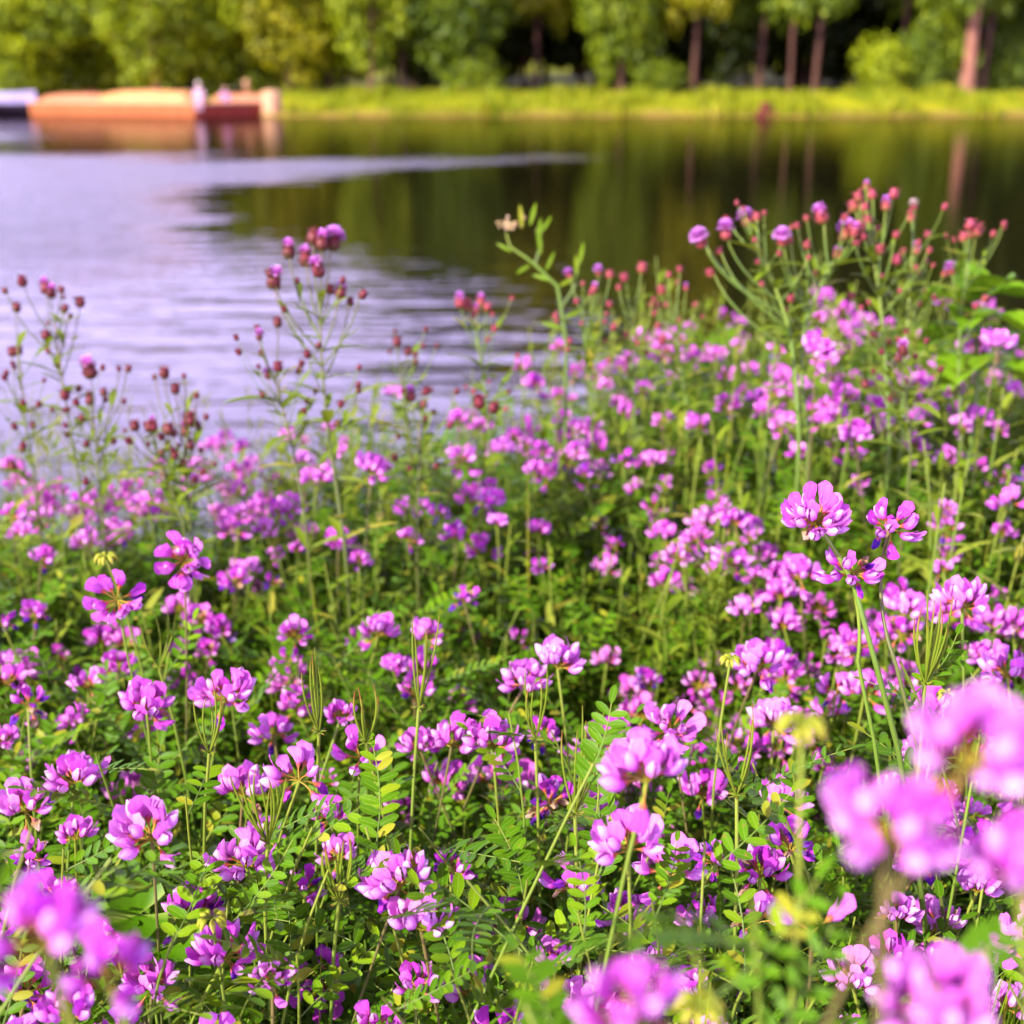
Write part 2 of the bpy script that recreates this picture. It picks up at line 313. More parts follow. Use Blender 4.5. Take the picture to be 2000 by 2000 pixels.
def ground_mat():
    m, ns, ls = mat('earth_and_grass'); geo = N(ns, 'ShaderNodeNewGeometry'); sp = N(ns, 'ShaderNodeSeparateXYZ'); ls.new(geo.outputs['Position'], sp.inputs[0])
    n1 = N(ns, 'ShaderNodeTexNoise'); n1.inputs['Scale'].default_value = 14; n1.inputs['Detail'].default_value = 6; ls.new(geo.outputs['Position'], n1.inputs[0])
    soil = ramp(ns, [(.3, (.035, .024, .012)), (.7, (.10, .075, .035))]); ls.new(n1.outputs[0], soil.inputs[0])
    n2 = N(ns, 'ShaderNodeTexNoise'); n2.inputs['Scale'].default_value = .5; n2.inputs['Detail'].default_value = 5; ls.new(geo.outputs['Position'], n2.inputs[0])
    gr = ramp(ns, [(.3, (.11, .15, .005)), (.5, (.24, .27, .005)), (.7, (.32, .27, .010))]); ls.new(n2.outputs[0], gr.inputs[0])
    zz = ramp(ns, [(.22, (0, 0, 0)), (.40, (1, 1, 1))]); ls.new(math_n(ns, ls, 'ADD', sp.outputs[2], math_n(ns, ls, 'MULTIPLY', math_n(ns, ls, 'SUBTRACT', n2.outputs[0], .5), .5)), zz.inputs[0])
    far = mixc(ns, ls, zz.outputs[0], (.22, .16, .03), gr.outputs[0])
    k = ramp(ns, [(.29, (0, 0, 0)), (.31, (1, 1, 1))]); ls.new(math_n(ns, ls, 'MULTIPLY', sp.outputs[1], .01), k.inputs[0])
    finish(ns, ls, mixc(ns, ls, k.outputs[0], soil.outputs[0], far), .95, .1, 0, None, n1.outputs[0], .5, .02); return m
tag(link('ground', g.mesh('ground', ground_mat())), 'earth bank under the flowers and the grassy far shore', None, None, 'structure')

# ------------------------------------------------------------------ lake water: calm, with wind-ruffled patches
def water_mat():
    m, ns, ls = mat('lake_water'); geo = N(ns, 'ShaderNodeNewGeometry'); sp = N(ns, 'ShaderNodeSeparateXYZ'); ls.new(geo.outputs['Position'], sp.inputs[0])
    X, Y = sp.outputs[0], sp.outputs[1]
    wv = N(ns, 'ShaderNodeTexNoise'); wv.inputs['Scale'].default_value = .16; wv.inputs['Detail'].default_value = 5; wv.inputs['Roughness'].default_value = .6
    mp = N(ns, 'ShaderNodeMapping'); mp.inputs['Scale'].default_value = (.5, 1.6, 1); ls.new(geo.outputs['Position'], mp.inputs[0]); ls.new(mp.outputs[0], wv.inputs[0])
    wf = N(ns, 'ShaderNodeTexNoise'); wf.inputs['Scale'].default_value = 1.0; wf.inputs['Detail'].default_value = 4
    mf = N(ns, 'ShaderNodeMapping'); mf.inputs['Scale'].default_value = (.35, 2.2, 1); ls.new(geo.outputs['Position'], mf.inputs[0]); ls.new(mf.outputs[0], wf.inputs[0])
    wob = math_n(ns, ls, 'ADD', math_n(ns, ls, 'SUBTRACT', wv.outputs[0], .5), math_n(ns, ls, 'MULTIPLY', math_n(ns, ls, 'SUBTRACT', wf.outputs[0], .5), .95))
    def ss(v, a, b):
        n = N(ns, 'ShaderNodeMapRange', interpolation_type='SMOOTHSTEP'); n.inputs[1].default_value = a; n.inputs[2].default_value = b
        ls.new(v, n.inputs[0]); return n.outputs[0]
    mul = lambda a, b: math_n(ns, ls, 'MULTIPLY', a, b); add = lambda a, b: math_n(ns, ls, 'ADD', a, b)
    # one breeze lane: centre drifts from 23 m out at left to 32 m out at x = 3, narrowing to nothing
    cen = add(28.4, add(mul(X, .70), mul(wob, 7.0))); half = math_n(ns, ls, 'MAXIMUM', add(.75, mul(X, -.40)), .25)
    dd = math_n(ns, ls, 'DIVIDE', math_n(ns, ls, 'ABSOLUTE', math_n(ns, ls, 'SUBTRACT', Y, cen)), half)
    lane = mul(ss(dd, 1.45, .6), ss(X, 3.6, -1.5))
    # the open left side of the lake: ruffled between 8 and 30 m out
    q = add(math_n(ns, ls, 'DIVIDE', X, Y), mul(wob, .22))
    left = mul(mul(ss(q, -.235, -.32), ss(add(Y, mul(wob, 9)), 31.5, 28.5)), ss(Y, 8, 15))
    far_l = mul(mul(ss(add(Y, mul(wob, 5)), 38, 40), ss(add(Y, mul(wob, 5)), 47, 44)), ss(q, -.36, -.42))
    ruf = mul(math_n(ns, ls, 'MAXIMUM', math_n(ns, ls, 'MAXIMUM', lane, left), far_l), add(.55, mul(ss(wf.outputs[0], .30, .62), .45)))
    n1 = N(ns, 'ShaderNodeTexNoise'); n1.inputs['Scale'].default_value = 2.2; n1.inputs['Detail'].default_value = 3
    m1 = N(ns, 'ShaderNodeMapping'); m1.inputs['Scale'].default_value = (.45, 1.5, 1); ls.new(geo.outputs['Position'], m1.inputs[0]); ls.new(m1.outputs[0], n1.inputs[0])
    n2 = N(ns, 'ShaderNodeTexNoise'); n2.inputs['Scale'].default_value = 9; n2.inputs['Detail'].default_value = 2; ls.new(m1.outputs[0], n2.inputs[0])
    near = mul(ss(Y, 16, 7), ss(q, .12, -.12))
    h = add(mul(n1.outputs[0], add(.005, mul(near, .030))), mul(n2.outputs[0], add(mul(ruf, .045), .0012)))
    b = N(ns, 'ShaderNodeBump'); b.inputs['Strength'].default_value = 1; b.inputs['Distance'].default_value = 1; ls.new(h, b.inputs['Height'])
    dif = N(ns, 'ShaderNodeBsdfDiffuse'); dif.inputs[0].default_value = (.012, .011, .004, 1); p = N(ns, 'ShaderNodeBsdfGlossy'); p.inputs['Color'].default_value = (.54, .52, .51, 1)
    lw = N(ns, 'ShaderNodeLayerWeight'); lw.inputs[0].default_value = .5; fac = add(.10, mul(math_n(ns, ls, 'POWER', lw.outputs['Facing'], 4.4), .90))
    ls.new(add(.012, mul(ruf, .25)), p.inputs['Roughness']); ls.new(b.outputs[0], p.inputs['Normal'])
    mx = N(ns, 'ShaderNodeMixShader'); ls.new(fac, mx.inputs[0]); ls.new(dif.outputs[0], mx.inputs[1]); ls.new(p.outputs[0], mx.inputs[2])
    out = N(ns, 'ShaderNodeOutputMaterial'); ls.new(mx.outputs[0], out.inputs[0]); return m
g = G(); g.quad((-500, -6, 0), (500, -6, 0), (500, 420, 0), (-500, 420, 0))
tag(link('water', g.mesh('water', water_mat())), 'calm lake with breeze-ruffled lavender patches', None, None, 'structure')

# ------------------------------------------------------------------ far shore trees
def crown_mesh(name, seed, rx, rz, m_i, z0, clumps=95, per=62, leaf=.30):
    r = random.Random(seed); ctr = []
    while len(ctr) < clumps:
        a = r.uniform(0, 2*math.pi); t = r.uniform(-1, 1); q = r.uniform(.45, 1.0)**.6
        rad = math.sqrt(max(0, 1 - t*t))*(1 + .35*noise.noise((math.cos(a)*1.5 + seed, math.sin(a)*1.5, t*2)))
        if t < -.2: rad = max(rad, .55)
        ctr.append((Vector((math.cos(a)*rad*rx*q, math.sin(a)*rad*rx*q, z0 + rz*(1 + t*q))), r.uniform(.55, 1.15)))
    ma = []
    for c, cr in ctr:
        for _ in range(per):
            d = Vector((r.gauss(0, 1), r.gauss(0, 1), r.gauss(0, .7))).normalized()*cr*r.uniform(.3, 1)**.5
            nrm = (d.normalized() + Vector((r.gauss(0, .35), r.gauss(0, .35), r.gauss(.25, .35)))).normalized()
            ma.append(np.array(frame(nrm.orthogonal(), nrm, c + d, leaf*r.uniform(.6, 1.25), 0) @ Matrix.Rotation(r.uniform(0, 6.3), 4, 'Z')))
    lf = G(); lf.grid([(-.5, -.1, 0), (-.5, .1, 0), (0, -.36, .08), (0, .36, .08), (.55, -.05, 0), (.55, .05, 0)], 2, 3)
    ms = Mass(); ms.put(lf.arr(), np.array(ma))
    return raw_mesh(name, np.concatenate(ms.V), np.concatenate(ms.F), np.concatenate(ms.U), np.concatenate(ms.M), M_TREE[m_i], False)
def trunk_mesh(name, seed, h, r0, rx, m, lean=0.0):
    r = random.Random(seed); g = G(); pts = []; x = y = 0
    for i in range(9):
        t = i/8; pts.append((x + lean*t*h, y, -.4 + t*(h + .4))); x += r.uniform(-.08, .08); y += r.uniform(-.08, .08)
    g.tube(pts, [r0*(1.35 if i == 0 else 1)*(1 - .75*i/8) for i in range(9)], 9)
    for _ in range(9):
        t = r.uniform(.38, .95); i = min(7, int(t*8)); a = r.uniform(0, 6.28); p = Vector(pts[i])
        L = rx*r.uniform(.5, .9); e = p + Vector((math.cos(a)*L, math.sin(a)*L, L*r.uniform(.3, .9)))
        g.tube(bez(p, (p + e)/2 + Vector((0, 0, -.15*L)), e, 5), [r0*.42*(1 - .8*k/5) for k in range(6)], 6)
    return g.mesh(name, m)
LOW = [crown_mesh('crown', 11 + i, 2.7, 3.4, [0, 0, 1, 2][i], .35) for i in range(4)]           # foliage down to the grass
HIGH = [crown_mesh('crown', 21 + i, 3.6, 5.6, [1, 1, 2, 1][i], 3.5, 150, 62, .34) for i in range(4)]
SHRUB = [crown_mesh('crown', 41 + i, 1.5, 1.35, [0, 1, 1][i], .1, 40, 50, .22) for i in range(3)]
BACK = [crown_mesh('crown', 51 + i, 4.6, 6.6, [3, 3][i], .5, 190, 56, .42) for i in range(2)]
def far_x(px, Y): return (px/1932 - .5)/1.2*(Y*CP + .1)
def tree(name, px, Y, crown, sc, szz, trunk_h, r0, bark, label, group, lean=0.0, seed=1):
    x = far_x(px, Y); root = empty(name, (x, Y, ground_z(x, Y) - .05)); tag(root, label, 'shrub' if name == 'shrub' else 'tree', group)
    M = Matrix.Diagonal((sc, sc, szz, 1)) @ Matrix.Rotation(seed*1.7, 4, 'Z'); M.translation = (lean*trunk_h*.5, 0, {292: .75, 700: 1.0, 762: 1.0}.get(px, 0))
    link('crown', crown, root, M); link('trunk', trunk_mesh('trunk', seed, trunk_h, r0, 2.2*sc, bark, lean), root); return root
FT = 'trees along the far shore'
front = [
 (40, 80, LOW[0], 1.10, .95, 6, .16, M_BARK, 'low rounded yellow-green tree at the far left, beside the moored boat'),
 (128, 82, LOW[1], 1.25, 1.10, 7, .18, M_BARK, 'broad bright yellow-green tree behind the left half of the pier'),
 (222, 84, LOW[0], 1.15, 1.15, 7, .18, M_BARK, 'yellow-green tree just left of the orange trunk behind the pier'),
 (292, 79.5, LOW[0], .95, 1.1, 7.5, .28, M_BARKP, 'tree with a stout orange-lit trunk rising behind the pier'),
 (365, 84, LOW[1], 1.20, 1.25, 8, .18, M_BARK, 'bright bushy tree directly behind the two people on the pier'),
 (455, 83, LOW[0], 1.15, 1.35, 9, .18, M_BARK, 'yellow-green tree behind the pale round pile of the pier'),
 (545, 82, LOW[3], 1.10, 1.45, 9, .18, M_BARK, 'olive-yellow tree just right of the pier end'),
 (622, 84, LOW[1], 1.00, 1.55, 10, .18, M_BARK, 'slim yellow-green tree left of the dark gap in the wood'),
 (700, 79, LOW[1], .80, 1.5, 9, .15, M_BARKP, 'tree with a thin pale trunk leaning right at the dark gap'),
 (762, 82, LOW[2], .80, 1.5, 10, .18, M_BARK, 'green tree with a short brown trunk between two dark gaps'),
 (868, 80.5, LOW[2], 1.12, 1.50, 11, .20, M_BARK, 'green bushy tree left of the broad black gap'),
 (1010, 85, HIGH[2], .85, 1.15, 12, .22, M_BARK, 'olive tree hanging over the broad black gap'),
 (1172, 80, LOW[2], 1.02, 1.80, 13, .20, M_BARK, 'tall green tree clothed in leaves down to the grass'),
 (1310, 80, HIGH[2], .80, 1.15, 13, 0.2, M_BARK, 'tree with a straight dull brown trunk in front of black shade'),
 (1432, 82, HIGH[0], .80, 1.10, 13, .22, M_BARK, 'bright green tree whose low bough hangs left of the purple-brown trunks'),
 (1488, 80, HIGH[3], .70, 1.25, 14, 0.17, M_BARK, 'tree with a short dark red trunk, left one of a pair'),
 (1536, 79.5, HIGH[0], .80, 1.25, 15, 0.2, M_BARK, 'tree with a tall purple-brown trunk, right one of a pair'),
 (1697, 82, HIGH[3], .75, 1.25, 15, 0.21, M_BARK, 'tree with an orange-brown trunk rising behind the leafy shrubs'),
 (1822, 77.5, HIGH[1], .85, 1.25, 16, .42, M_BARKP, 'tree with the thickest, sunlit pinkish trunk on the far shore'),
 (1850, 79, HIGH[3], .75, 1.2, 15, .24, M_BARK, 'tree with a dark trunk touching the thick sunlit trunk'),
 (1985, 82, LOW[2], 1.05, 1.6, 13, .20, M_BARK, 'green tree cut by the right edge of the picture'),
]
for i, (px, Y, cm, sc, sz, th, r0, bk, lab) in enumerate(front):
    tree('broadleaf_tree', px, Y, cm, sc, sz, th, r0, bk, lab, FT, .06 if px == 700 else random.uniform(-.01, .01), 100 + i)
for i, (px, Y, cm, s, z, lab) in enumerate([
 (1655, 79, SHRUB[0], .95, 1.15, 'yellow-green shrub left of the orange-brown trunk on the far shore'),
 (1735, 79.5, SHRUB[1], .95, 1.5, 'leafy green shrub between the orange-brown and the thick pinkish trunk'),
 (1762, 81, SHRUB[0], 1.0, 1.9, 'taller yellow-green shrub just left of the thick pinkish trunk'),
 (1893, 80, SHRUB[2], .95, 1.35, 'dark green shrub right of the thick pinkish trunk'),
 (18, 77.5, SHRUB[0], .95, 1.0, 'small yellow-green shrub above the moored boat'),
 (905, 78.6, SHRUB[1], .85, .9, 'green shrub low at the left rim of the black gap'),
 (1245, 79.5, SHRUB[2], .85, .75, 'small dark shrub right of the tall leaf-clad tree')]):
    tree('shrub', px, Y, cm, s, z, 1.6, .05, M_BARK, lab, 'shrubs along the far shore', 0, 200 + i)
k = 0
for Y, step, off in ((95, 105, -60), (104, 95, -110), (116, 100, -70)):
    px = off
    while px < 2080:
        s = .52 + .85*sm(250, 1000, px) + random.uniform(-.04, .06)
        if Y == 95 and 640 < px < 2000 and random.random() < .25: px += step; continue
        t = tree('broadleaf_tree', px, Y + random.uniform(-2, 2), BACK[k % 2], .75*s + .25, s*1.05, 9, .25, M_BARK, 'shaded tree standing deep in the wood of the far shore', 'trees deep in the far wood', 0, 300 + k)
        px += step; k += 1

# far bank grass: clumps on the slope (nobody could count it)
ms = Mass(); blade = G(); blade.grid([(-.04, 0, 0), (.04, 0, 0), (-.035, .03, .3), (.035, .03, .3), (-.008, .12, .52), (.008, .12, .52)], 2, 3)
ma = []
for _ in range(26000):
    x = random.uniform(-45, 45); d = random.uniform(.02, 9); y = shore_y(x) + d
    nn_ = noise.noise((x*.45, y*.5, 5))
    if nn_ < -.22: continue
    if -27 < x < -12.5 and d < 6.5: continue
    s = random.uniform(.35, .9)*(.7 + .7*(noise.noise((x*.3, y*.2, 9)) + .5))
    if nn_ > .25: s *= 1.7
    if noise.noise((x*.8, 1.3, 2)) > .25 and d < 1.2: s *= 1.5
    M = Matrix.Translation((x, y, ground_z(x, y) - .03)) @ Matrix.Rotation(random.uniform(0, 6.3), 4, 'Z') @ Matrix.Rotation(random.uniform(-.2, .5), 4, 'X') @ Matrix.Scale(s, 4)
    ma.append(np.array(M))
ms.put(blade.arr(), np.array(ma))
def fargrass():
    m, ns, ls = mat('far_grass'); ge = N(ns, 'ShaderNodeNewGeometry'); c = ramp(ns, [(0, (.13, .19, .004)), (.6, (.27, .32, .005)), (1, (.40, .36, .02))]); ls.new(ge.outputs['Random Per Island'], c.inputs[0])
    finish(ns, ls, c.outputs[0], .6, .2, .35); return m
tag(ms.build('far_bank_grass', fargrass()), 'sunlit yellow-green grass on the far bank', 'grass', None, 'stuff')

# ------------------------------------------------------------------ pier with people, boat and small things on the far shore
A, B, C_, D_, E_ = Vector((-27.9, 74.8)), Vector((-17.0, 69.2)), Vector((-13.6, 72.2)), Vector((-13.4, 79)), Vector((-27.9, 80))
DZ = .74
pier = tag(empty('pier', (-19, 73, 0)), 'orange timber-faced pier with a shaded red return wall on the far shore', 'pier')
def pl(g_): # shift to pier local
    g_.v = [(x + 19, y - 73, z) for x, y, z in g_.v]; return g_
def wall(name, P, Q, m, z0, z1, th=.25):
    n = (Q - P).normalized(); nn = Vector((-n.y, n.x)); g_ = G()
    p0, q0, p1, q1 = P, Q, P + nn*th, Q + nn*th
    for a, b in ((p0, q0), (q1, p1), (q0, q1), (p1, p0)): g_.quad((a.x, a.y, z0), (b.x, b.y, z0), (b.x, b.y, z1), (a.x, a.y, z1))
    g_.quad((p0.x, p0.y, z1), (q0.x, q0.y, z1), (q1.x, q1.y, z1), (p1.x, p1.y, z1))
    return link(name, pl(g_).mesh(name, m, False), pier)
def battens(P, Q, m, step, parent, wd=.09, z1=DZ - .10):
    n = (Q - P); L = n.length; n = n.normalized(); out = Vector((n.y, -n.x)); g_ = G(); s = .1
    while s < L - .1:
        a = P + n*s; b = a + n*wd; c = b + out*.07; d = a + out*.07
        g_.quad((d.x, d.y, -.8), (c.x, c.y, -.8), (c.x, c.y, z1), (d.x, d.y, z1)); g_.quad((a.x, a.y, -.8), (d.x, d.y, -.8), (d.x, d.y, z1), (a.x, a.y, z1))
        g_.quad((c.x, c.y, -.8), (b.x, b.y, -.8), (b.x, b.y, z1), (c.x, c.y, z1)); g_.quad((d.x, d.y, z1), (c.x, c.y, z1), (b.x, b.y, z1), (a.x, a.y, z1)); s += step
    o = link('battens', pl(g_).mesh('battens', m, False), parent); o['kind'] = 'stuff'; return o
w1 = wall('front_wall', A, B, M_REDSHADE, -1.2, DZ - .08); battens(A, B, M_WOOD, .24, w1, .15)  # darker wall colour paints the recess shade between the battens
w2 = wall('return_wall', B, C_, M_REDSHADE, -1.2, DZ - .08); battens(B, C_, M_REDSHADE, .42, w2, .14); w2['label'] = 'shaded red return wall of the pier'
n1 = (B - A).normalized(); o1 = Vector((n1.y, -n1.x))*.12; n2 = (C_ - B).normalized(); o2 = Vector((n2.y, -n2.x))*.12
g = G(); top = [A + o1, B + (o1 + o2)*.8, C_ + o2, D_, E_]
b0 = len(g.v)
for (p, q) in zip(top, top[1:] + top[:1]): g.quad((p.x, p.y, DZ - .08), (q.x, q.y, DZ - .08), (q.x, q.y, DZ), (p.x, p.y, DZ))
g.quad(*[(p.x, p.y, DZ) for p in (top[0], top[1], top[2], top[3])]); g.quad((top[0].x, top[0].y, DZ), (top[3].x, top[3].y, DZ), (top[4].x, top[4].y, DZ), ((top[4].x+top[0].x)/2, (top[4].y+top[0].y)/2, DZ))
link('deck', pl(g).mesh('deck', M_DECK, False), pier)
g = G(); rr = [.0, .40, .52, .55, .56, .56]; zz = [1.36, 1.34, 1.26, 1.05, .5, -1.2]
g.grid([(-13.35 + r_*math.cos(a), 72.0 + r_*math.sin(a), z) for r_, z in zip(rr, zz) for a in [2*math.pi*i/18 for i in range(18)]], 18, 6, closed=True)
link('round_pile', pl(g).mesh('round_pile', M_POST), pier)['label'] = 'pale tan round-topped pile at the pier end'
def sand_ridge(P, Q, wdt, h, m, name, label):
    g_ = G(); n = (Q - P).normalized(); s_ = Vector((-n.y, n.x)); L = (Q - P).length; pts = []
    for j in range(25):
        t = j/24; e = min(1, (t*(1 - t)*4))**.16; c = P + n*(L*t)
        for i in range(9):
            q = i/8; hh = h*e*(math.sin(math.pi*q)**.45)*(1 + .06*noise.noise((t*9, q*3, h))); off = (q - .5)*wdt
            pts.append((c.x + s_.x*off, c.y + s_.y*off, DZ - .03 + hh))
    g_.grid(pts, 9, 25); return tag(link(name, g_.mesh(name, m)), label, 'sand bank')
sand_ridge(Vector((-23.2, 74.9)), Vector((-17.6, 72.6)), 2.6, .66, M_SAND, 'sand_bank', 'tan sand bank with a rounded end heaped along the middle of the pier')
sand_ridge(Vector((-27.7, 77.4)), Vector((-22.9, 76.2)), 2.4, .46, M_SANDP, 'sand_bank', 'lower pinkish sand bank at the boat end of the pier')
sand_ridge(Vector((-17.2, 74.6)), Vector((-13.7, 75.0)), 2.2, .46, M_SANDP, 'sand_bank', 'pinkish sand bank behind the red wall next to the round pile')

def person(loc, rz, sc, cloth, label, crouch, hat):
    root = tag(empty('person', loc), label, 'person', 'people sitting on the pier'); root.rotation_euler[2] = rz
    if not crouch:      # sits on the edge, legs hanging
        V = [(0,0,.12),(0,.02,.34),(0,.0,.56),(0,-.02,.68),(.09,-.05,.11),(.10,-.46,.10),(.10,-.50,-.32),(.10,-.60,-.36),(-.09,-.05,.11),(-.10,-.46,.10),(-.10,-.50,-.32),(-.10,-.60,-.36),
             (.19,0,.57),(.27,-.06,.32),(.22,-.28,.17),(-.19,0,.57),(-.27,-.06,.32),(-.22,-.28,.17)]
        hd = Vector((0, -.05, .83))
    else:               # knees drawn up, arms round them
        V = [(0,0,.11),(0,.02,.30),(0,-.06,.47),(0,-.10,.56),(.09,-.04,.11),(.10,-.34,.40),(.10,-.36,.06),(.10,-.46,.03),(-.09,-.04,.11),(-.10,-.34,.40),(-.10,-.36,.06),(-.10,-.46,.03),
             (.17,-.06,.48),(.24,-.22,.34),(.06,-.40,.30),(-.17,-.06,.48),(-.24,-.22,.34),(-.06,-.40,.30)]
        hd = Vector((0, -.16, .69))
    Ed = [(0,1),(1,2),(2,3),(0,4),(4,5),(5,6),(6,7),(0,8),(8,9),(9,10),(10,11),(2,12),(12,13),(13,14),(2,15),(15,16),(16,17)]
    Rr = [.15,.14,.13,.06,.095,.075,.05,.04,.095,.075,.05,.04,.06,.048,.036,.06,.048,.036]
    me = bpy.data.meshes.new('body'); me.from_pydata([tuple(sc*c for c in v) for v in V], Ed, []); me.materials.append(cloth)
    b = link('body', me, root); md = b.modifiers.new('Skin', 'SKIN'); sv = me.skin_vertices[0].data
    for i, r_ in enumerate(Rr): sv[i].radius = (r_*sc, r_*sc*.85)
    sv[0].use_root = True; md.use_smooth_shade = True; s2 = b.modifiers.new('Sub', 'SUBSURF'); s2.levels = 1; s2.render_levels = 2
    g_ = G(); pts = []
    for j in range(11):
        t = math.pi*j/10
        for i in range(12):
            a = 2*math.pi*i/12; x_, y_, z_ = .085*math.sin(t)*math.cos(a), .10*math.sin(t)*math.sin(a), -.125*math.cos(t)
            if y_ < 0 and abs(x_) < .02 and -.03 < z_ < .02: y_ -= .022
            if z_ < -.05: x_ *= .86
            pts.append(((hd.x + x_)*sc, (hd.y + y_)*sc, (hd.z + z_)*sc))
    g_.grid(pts, 12, 11, closed=True); h_ = link('head', g_.mesh('head', M_SKIN), root)
    g_ = G(); pts = []
    for j in range(7):
        t = math.pi*(.40 + .6*j/6)
        for i in range(12):
            a = 2*math.pi*i/12; k_ = 1.0 if math.sin(a) > -.3 or j > 2 else .9
            pts.append(((hd.x + .098*k_*math.sin(t)*math.cos(a))*sc, (hd.y + .012 + .114*k_*math.sin(t)*math.sin(a))*sc, (hd.z + .01 - .14*math.cos(t))*sc))
    g_.grid(pts, 12, 7, closed=True); link('hat' if hat else 'hair', g_.mesh('hair', M_HAIRW if hat else M_HAIR), h_)
person((-16.75, 69.45, DZ), R(8), 1.08, M_PINKCL, 'person in pale pink clothes and light hat sitting on the pier corner', False, True)
person((-15.65, 70.6, DZ), R(30), 1.0, M_MAUVECL, 'smaller person in mauve crouching beside the pale pink one', True, False)

# moored boat at the far left
boat = tag(empty('moored_boat', (-31.2, 75.2, 0)), 'pale lavender boat moored left of the pier, dark under its hull', 'boat')
g = G(); pts = []
for j in range(13):
    t = j/12; x = -3.6 + 7.2*t; bw = 1.05*(1 - max(0, (t - .55)/.45)**2*.96); zt = 1.12 + .25*t**2 - .1*t
    for (yy, z) in ((-1, zt), (-.98, .8), (-.85, .45), (-.4, .05), (.4, .05), (.85, .45), (.98, .8), (1, zt)): pts.append((x, yy*bw, z))
g.grid(pts, 8, 13)
hull = link('hull', g.mesh('hull', M_HULL), boat)
g = G(); pts = []
for j in range(13):
    t = j/12; x = -3.6 + 7.2*t; bw = 1.04*(1 - max(0, (t - .55)/.45)**2*.96); zt = 1.12 + .25*t**2 - .1*t - .03
    for yy in (-1, -.5, 0, .5, 1): pts.append((x, yy*bw, zt + .08*(1 - yy*yy)))
g.grid(pts, 5, 13); link('deck', g.mesh('deck', M_HULL), boat)
g = G(); pts = []
for j in range(13):
    t = j/12; x = -3.62 + 7.2*t; bw = 1.06*(1 - max(0, (t - .55)/.45)**2*.95)
    for (yy, z) in ((-.96, .62), (-.88, .42), (-.42, .0), (.42, .0), (.88, .42), (.96, .62)): pts.append((x, yy*bw*1.02, z))
g.grid(pts, 6, 13); link('dark_bottom', g.mesh('dark_bottom', M_HULLD), hull)  # darker shell round the lower hull

def lathe(name, prof, m, loc, n=12, parent=None):
    g_ = G(); g_.grid([(r_*math.cos(2*math.pi*i/n), r_*math.sin(2*math.pi*i/n), z) for r_, z in prof for i in range(n)], n, len(prof), closed=True)
    o = link(name, g_.mesh(name, m), parent); o.location = loc; return o
x = far_x(173, 79); b_ = tag(empty('litter_bin', (x, 79, ground_z(x, 79))), 'small dark red bin on the grass behind the left of the pier', 'bin')
lathe('drum', [(.0, 0), (.20, 0), (.20, .1), (.22, .12), (.22, .3), (.23, .32), (.23, .5), (.0, .5)], M_STUMP, (0, 0, .1), 12, b_); lathe('lid', [(.25, .52), (.25, .58), (.14, .66), (0, .68)], M_STUMP, (0, 0, .1), 12, b_)
x = far_x(466, 78); tag(lathe('short_post', [(.0, -.3), (.16, -.3), (.16, .85), (.19, .87), (.19, .98), (.1, 1.08), (0, 1.1)], M_POST, (x, 78, ground_z(x, 78))), 'short whitish post on the grass above the round pile', 'post')
x = far_x(1442, 70.8); st = tag(empty('old_stump', (x, shore_y(x) + .35, ground_z(x, shore_y(x) + .35))), 'dark red stump standing at the water edge of the far bank', 'stump')
lathe('bole', [(.42, -.4), (.34, 0), (.28, .2), (.27, .42), (.31, .56), (.25, .62), (0, .60)], M_STUMP, (0, 0, 0), 11, st)
lathe('root', [(.16, -.3), (.18, .0), (.10, .22), (0, .28)], M_STUMP, (.42, -.1, 0), 9, st); lathe('root', [(.16, -.3), (.16, .0), (.09, .2), (0, .25)], M_STUMP, (-.40, -.12, 0), 9, st)


# ================================================================== the flowering bank
def top_z(x, y):                                     # height of the canopy of leaves
    h = .45 + .022*sm(-.1, -.5, x)*sm(1.0, 1.4, y) - (.04*sm(-.35, -.05, x) + .06*sm(-.1, .3, x))*sm(1.0, 1.5, y)
    h += .13*math.exp(-(((x - .10)/.10)**2 + ((y - 1.0)/.10)**2)) + .07*math.exp(-(((x + .30)/.07)**2 + ((y - 1.05)/.08)**2)) + .06*math.exp(-(((x - .12)/.09)**2 + ((y - 1.24)/.08)**2))
    h += .035*noise.noise((x*3.1, y*3.1, 4)) + .03*noise.noise((x*8, y*8, 7))
    return CAM_Z - h
mm = .001
# ---- crown vetch floret: +X outwards, +Z towards the crown's middle
def banner(nu=5, lod=False, op=1.0):
    vv = [0, .2, .45, .7, .9, 1] if not lod else [0, .45, .8, 1]
    wd = dict(zip([0, .2, .45, .7, .8, .9, 1], [.8, 2.3, 3.5, 3.6, 3.0, 1.9, .3]))
    cx = np.interp(vv, [0, .2, .45, .7, .9, 1], [8.5, 10.0, 11.2, 11.8, 11.8, 11.4]); cz = np.interp(vv, [0, .2, .45, .7, .9, 1], [1.0, 3.0, 5.8, 8.6, 10.8, 11.7])
    pts = []
    for v, x, z in zip(vv, cx, cz):
        for i in range(nu):
            u = 2*i/(nu - 1) - 1; hw = wd[v]
            fold = (.42*(1 - v) - .22*v)*abs(u)**1.5*hw
            x2 = x + (1 - op)*(z - 1)*.75 + fold; z2 = 1 + (z - 1)*(.45 + .55*op) - (.35*abs(u)**2*hw if v > .85 else 0)
            pts.append((x2*mm, u*hw*mm, z2*mm))
    return G().grid(pts, nu, len(vv), 0)
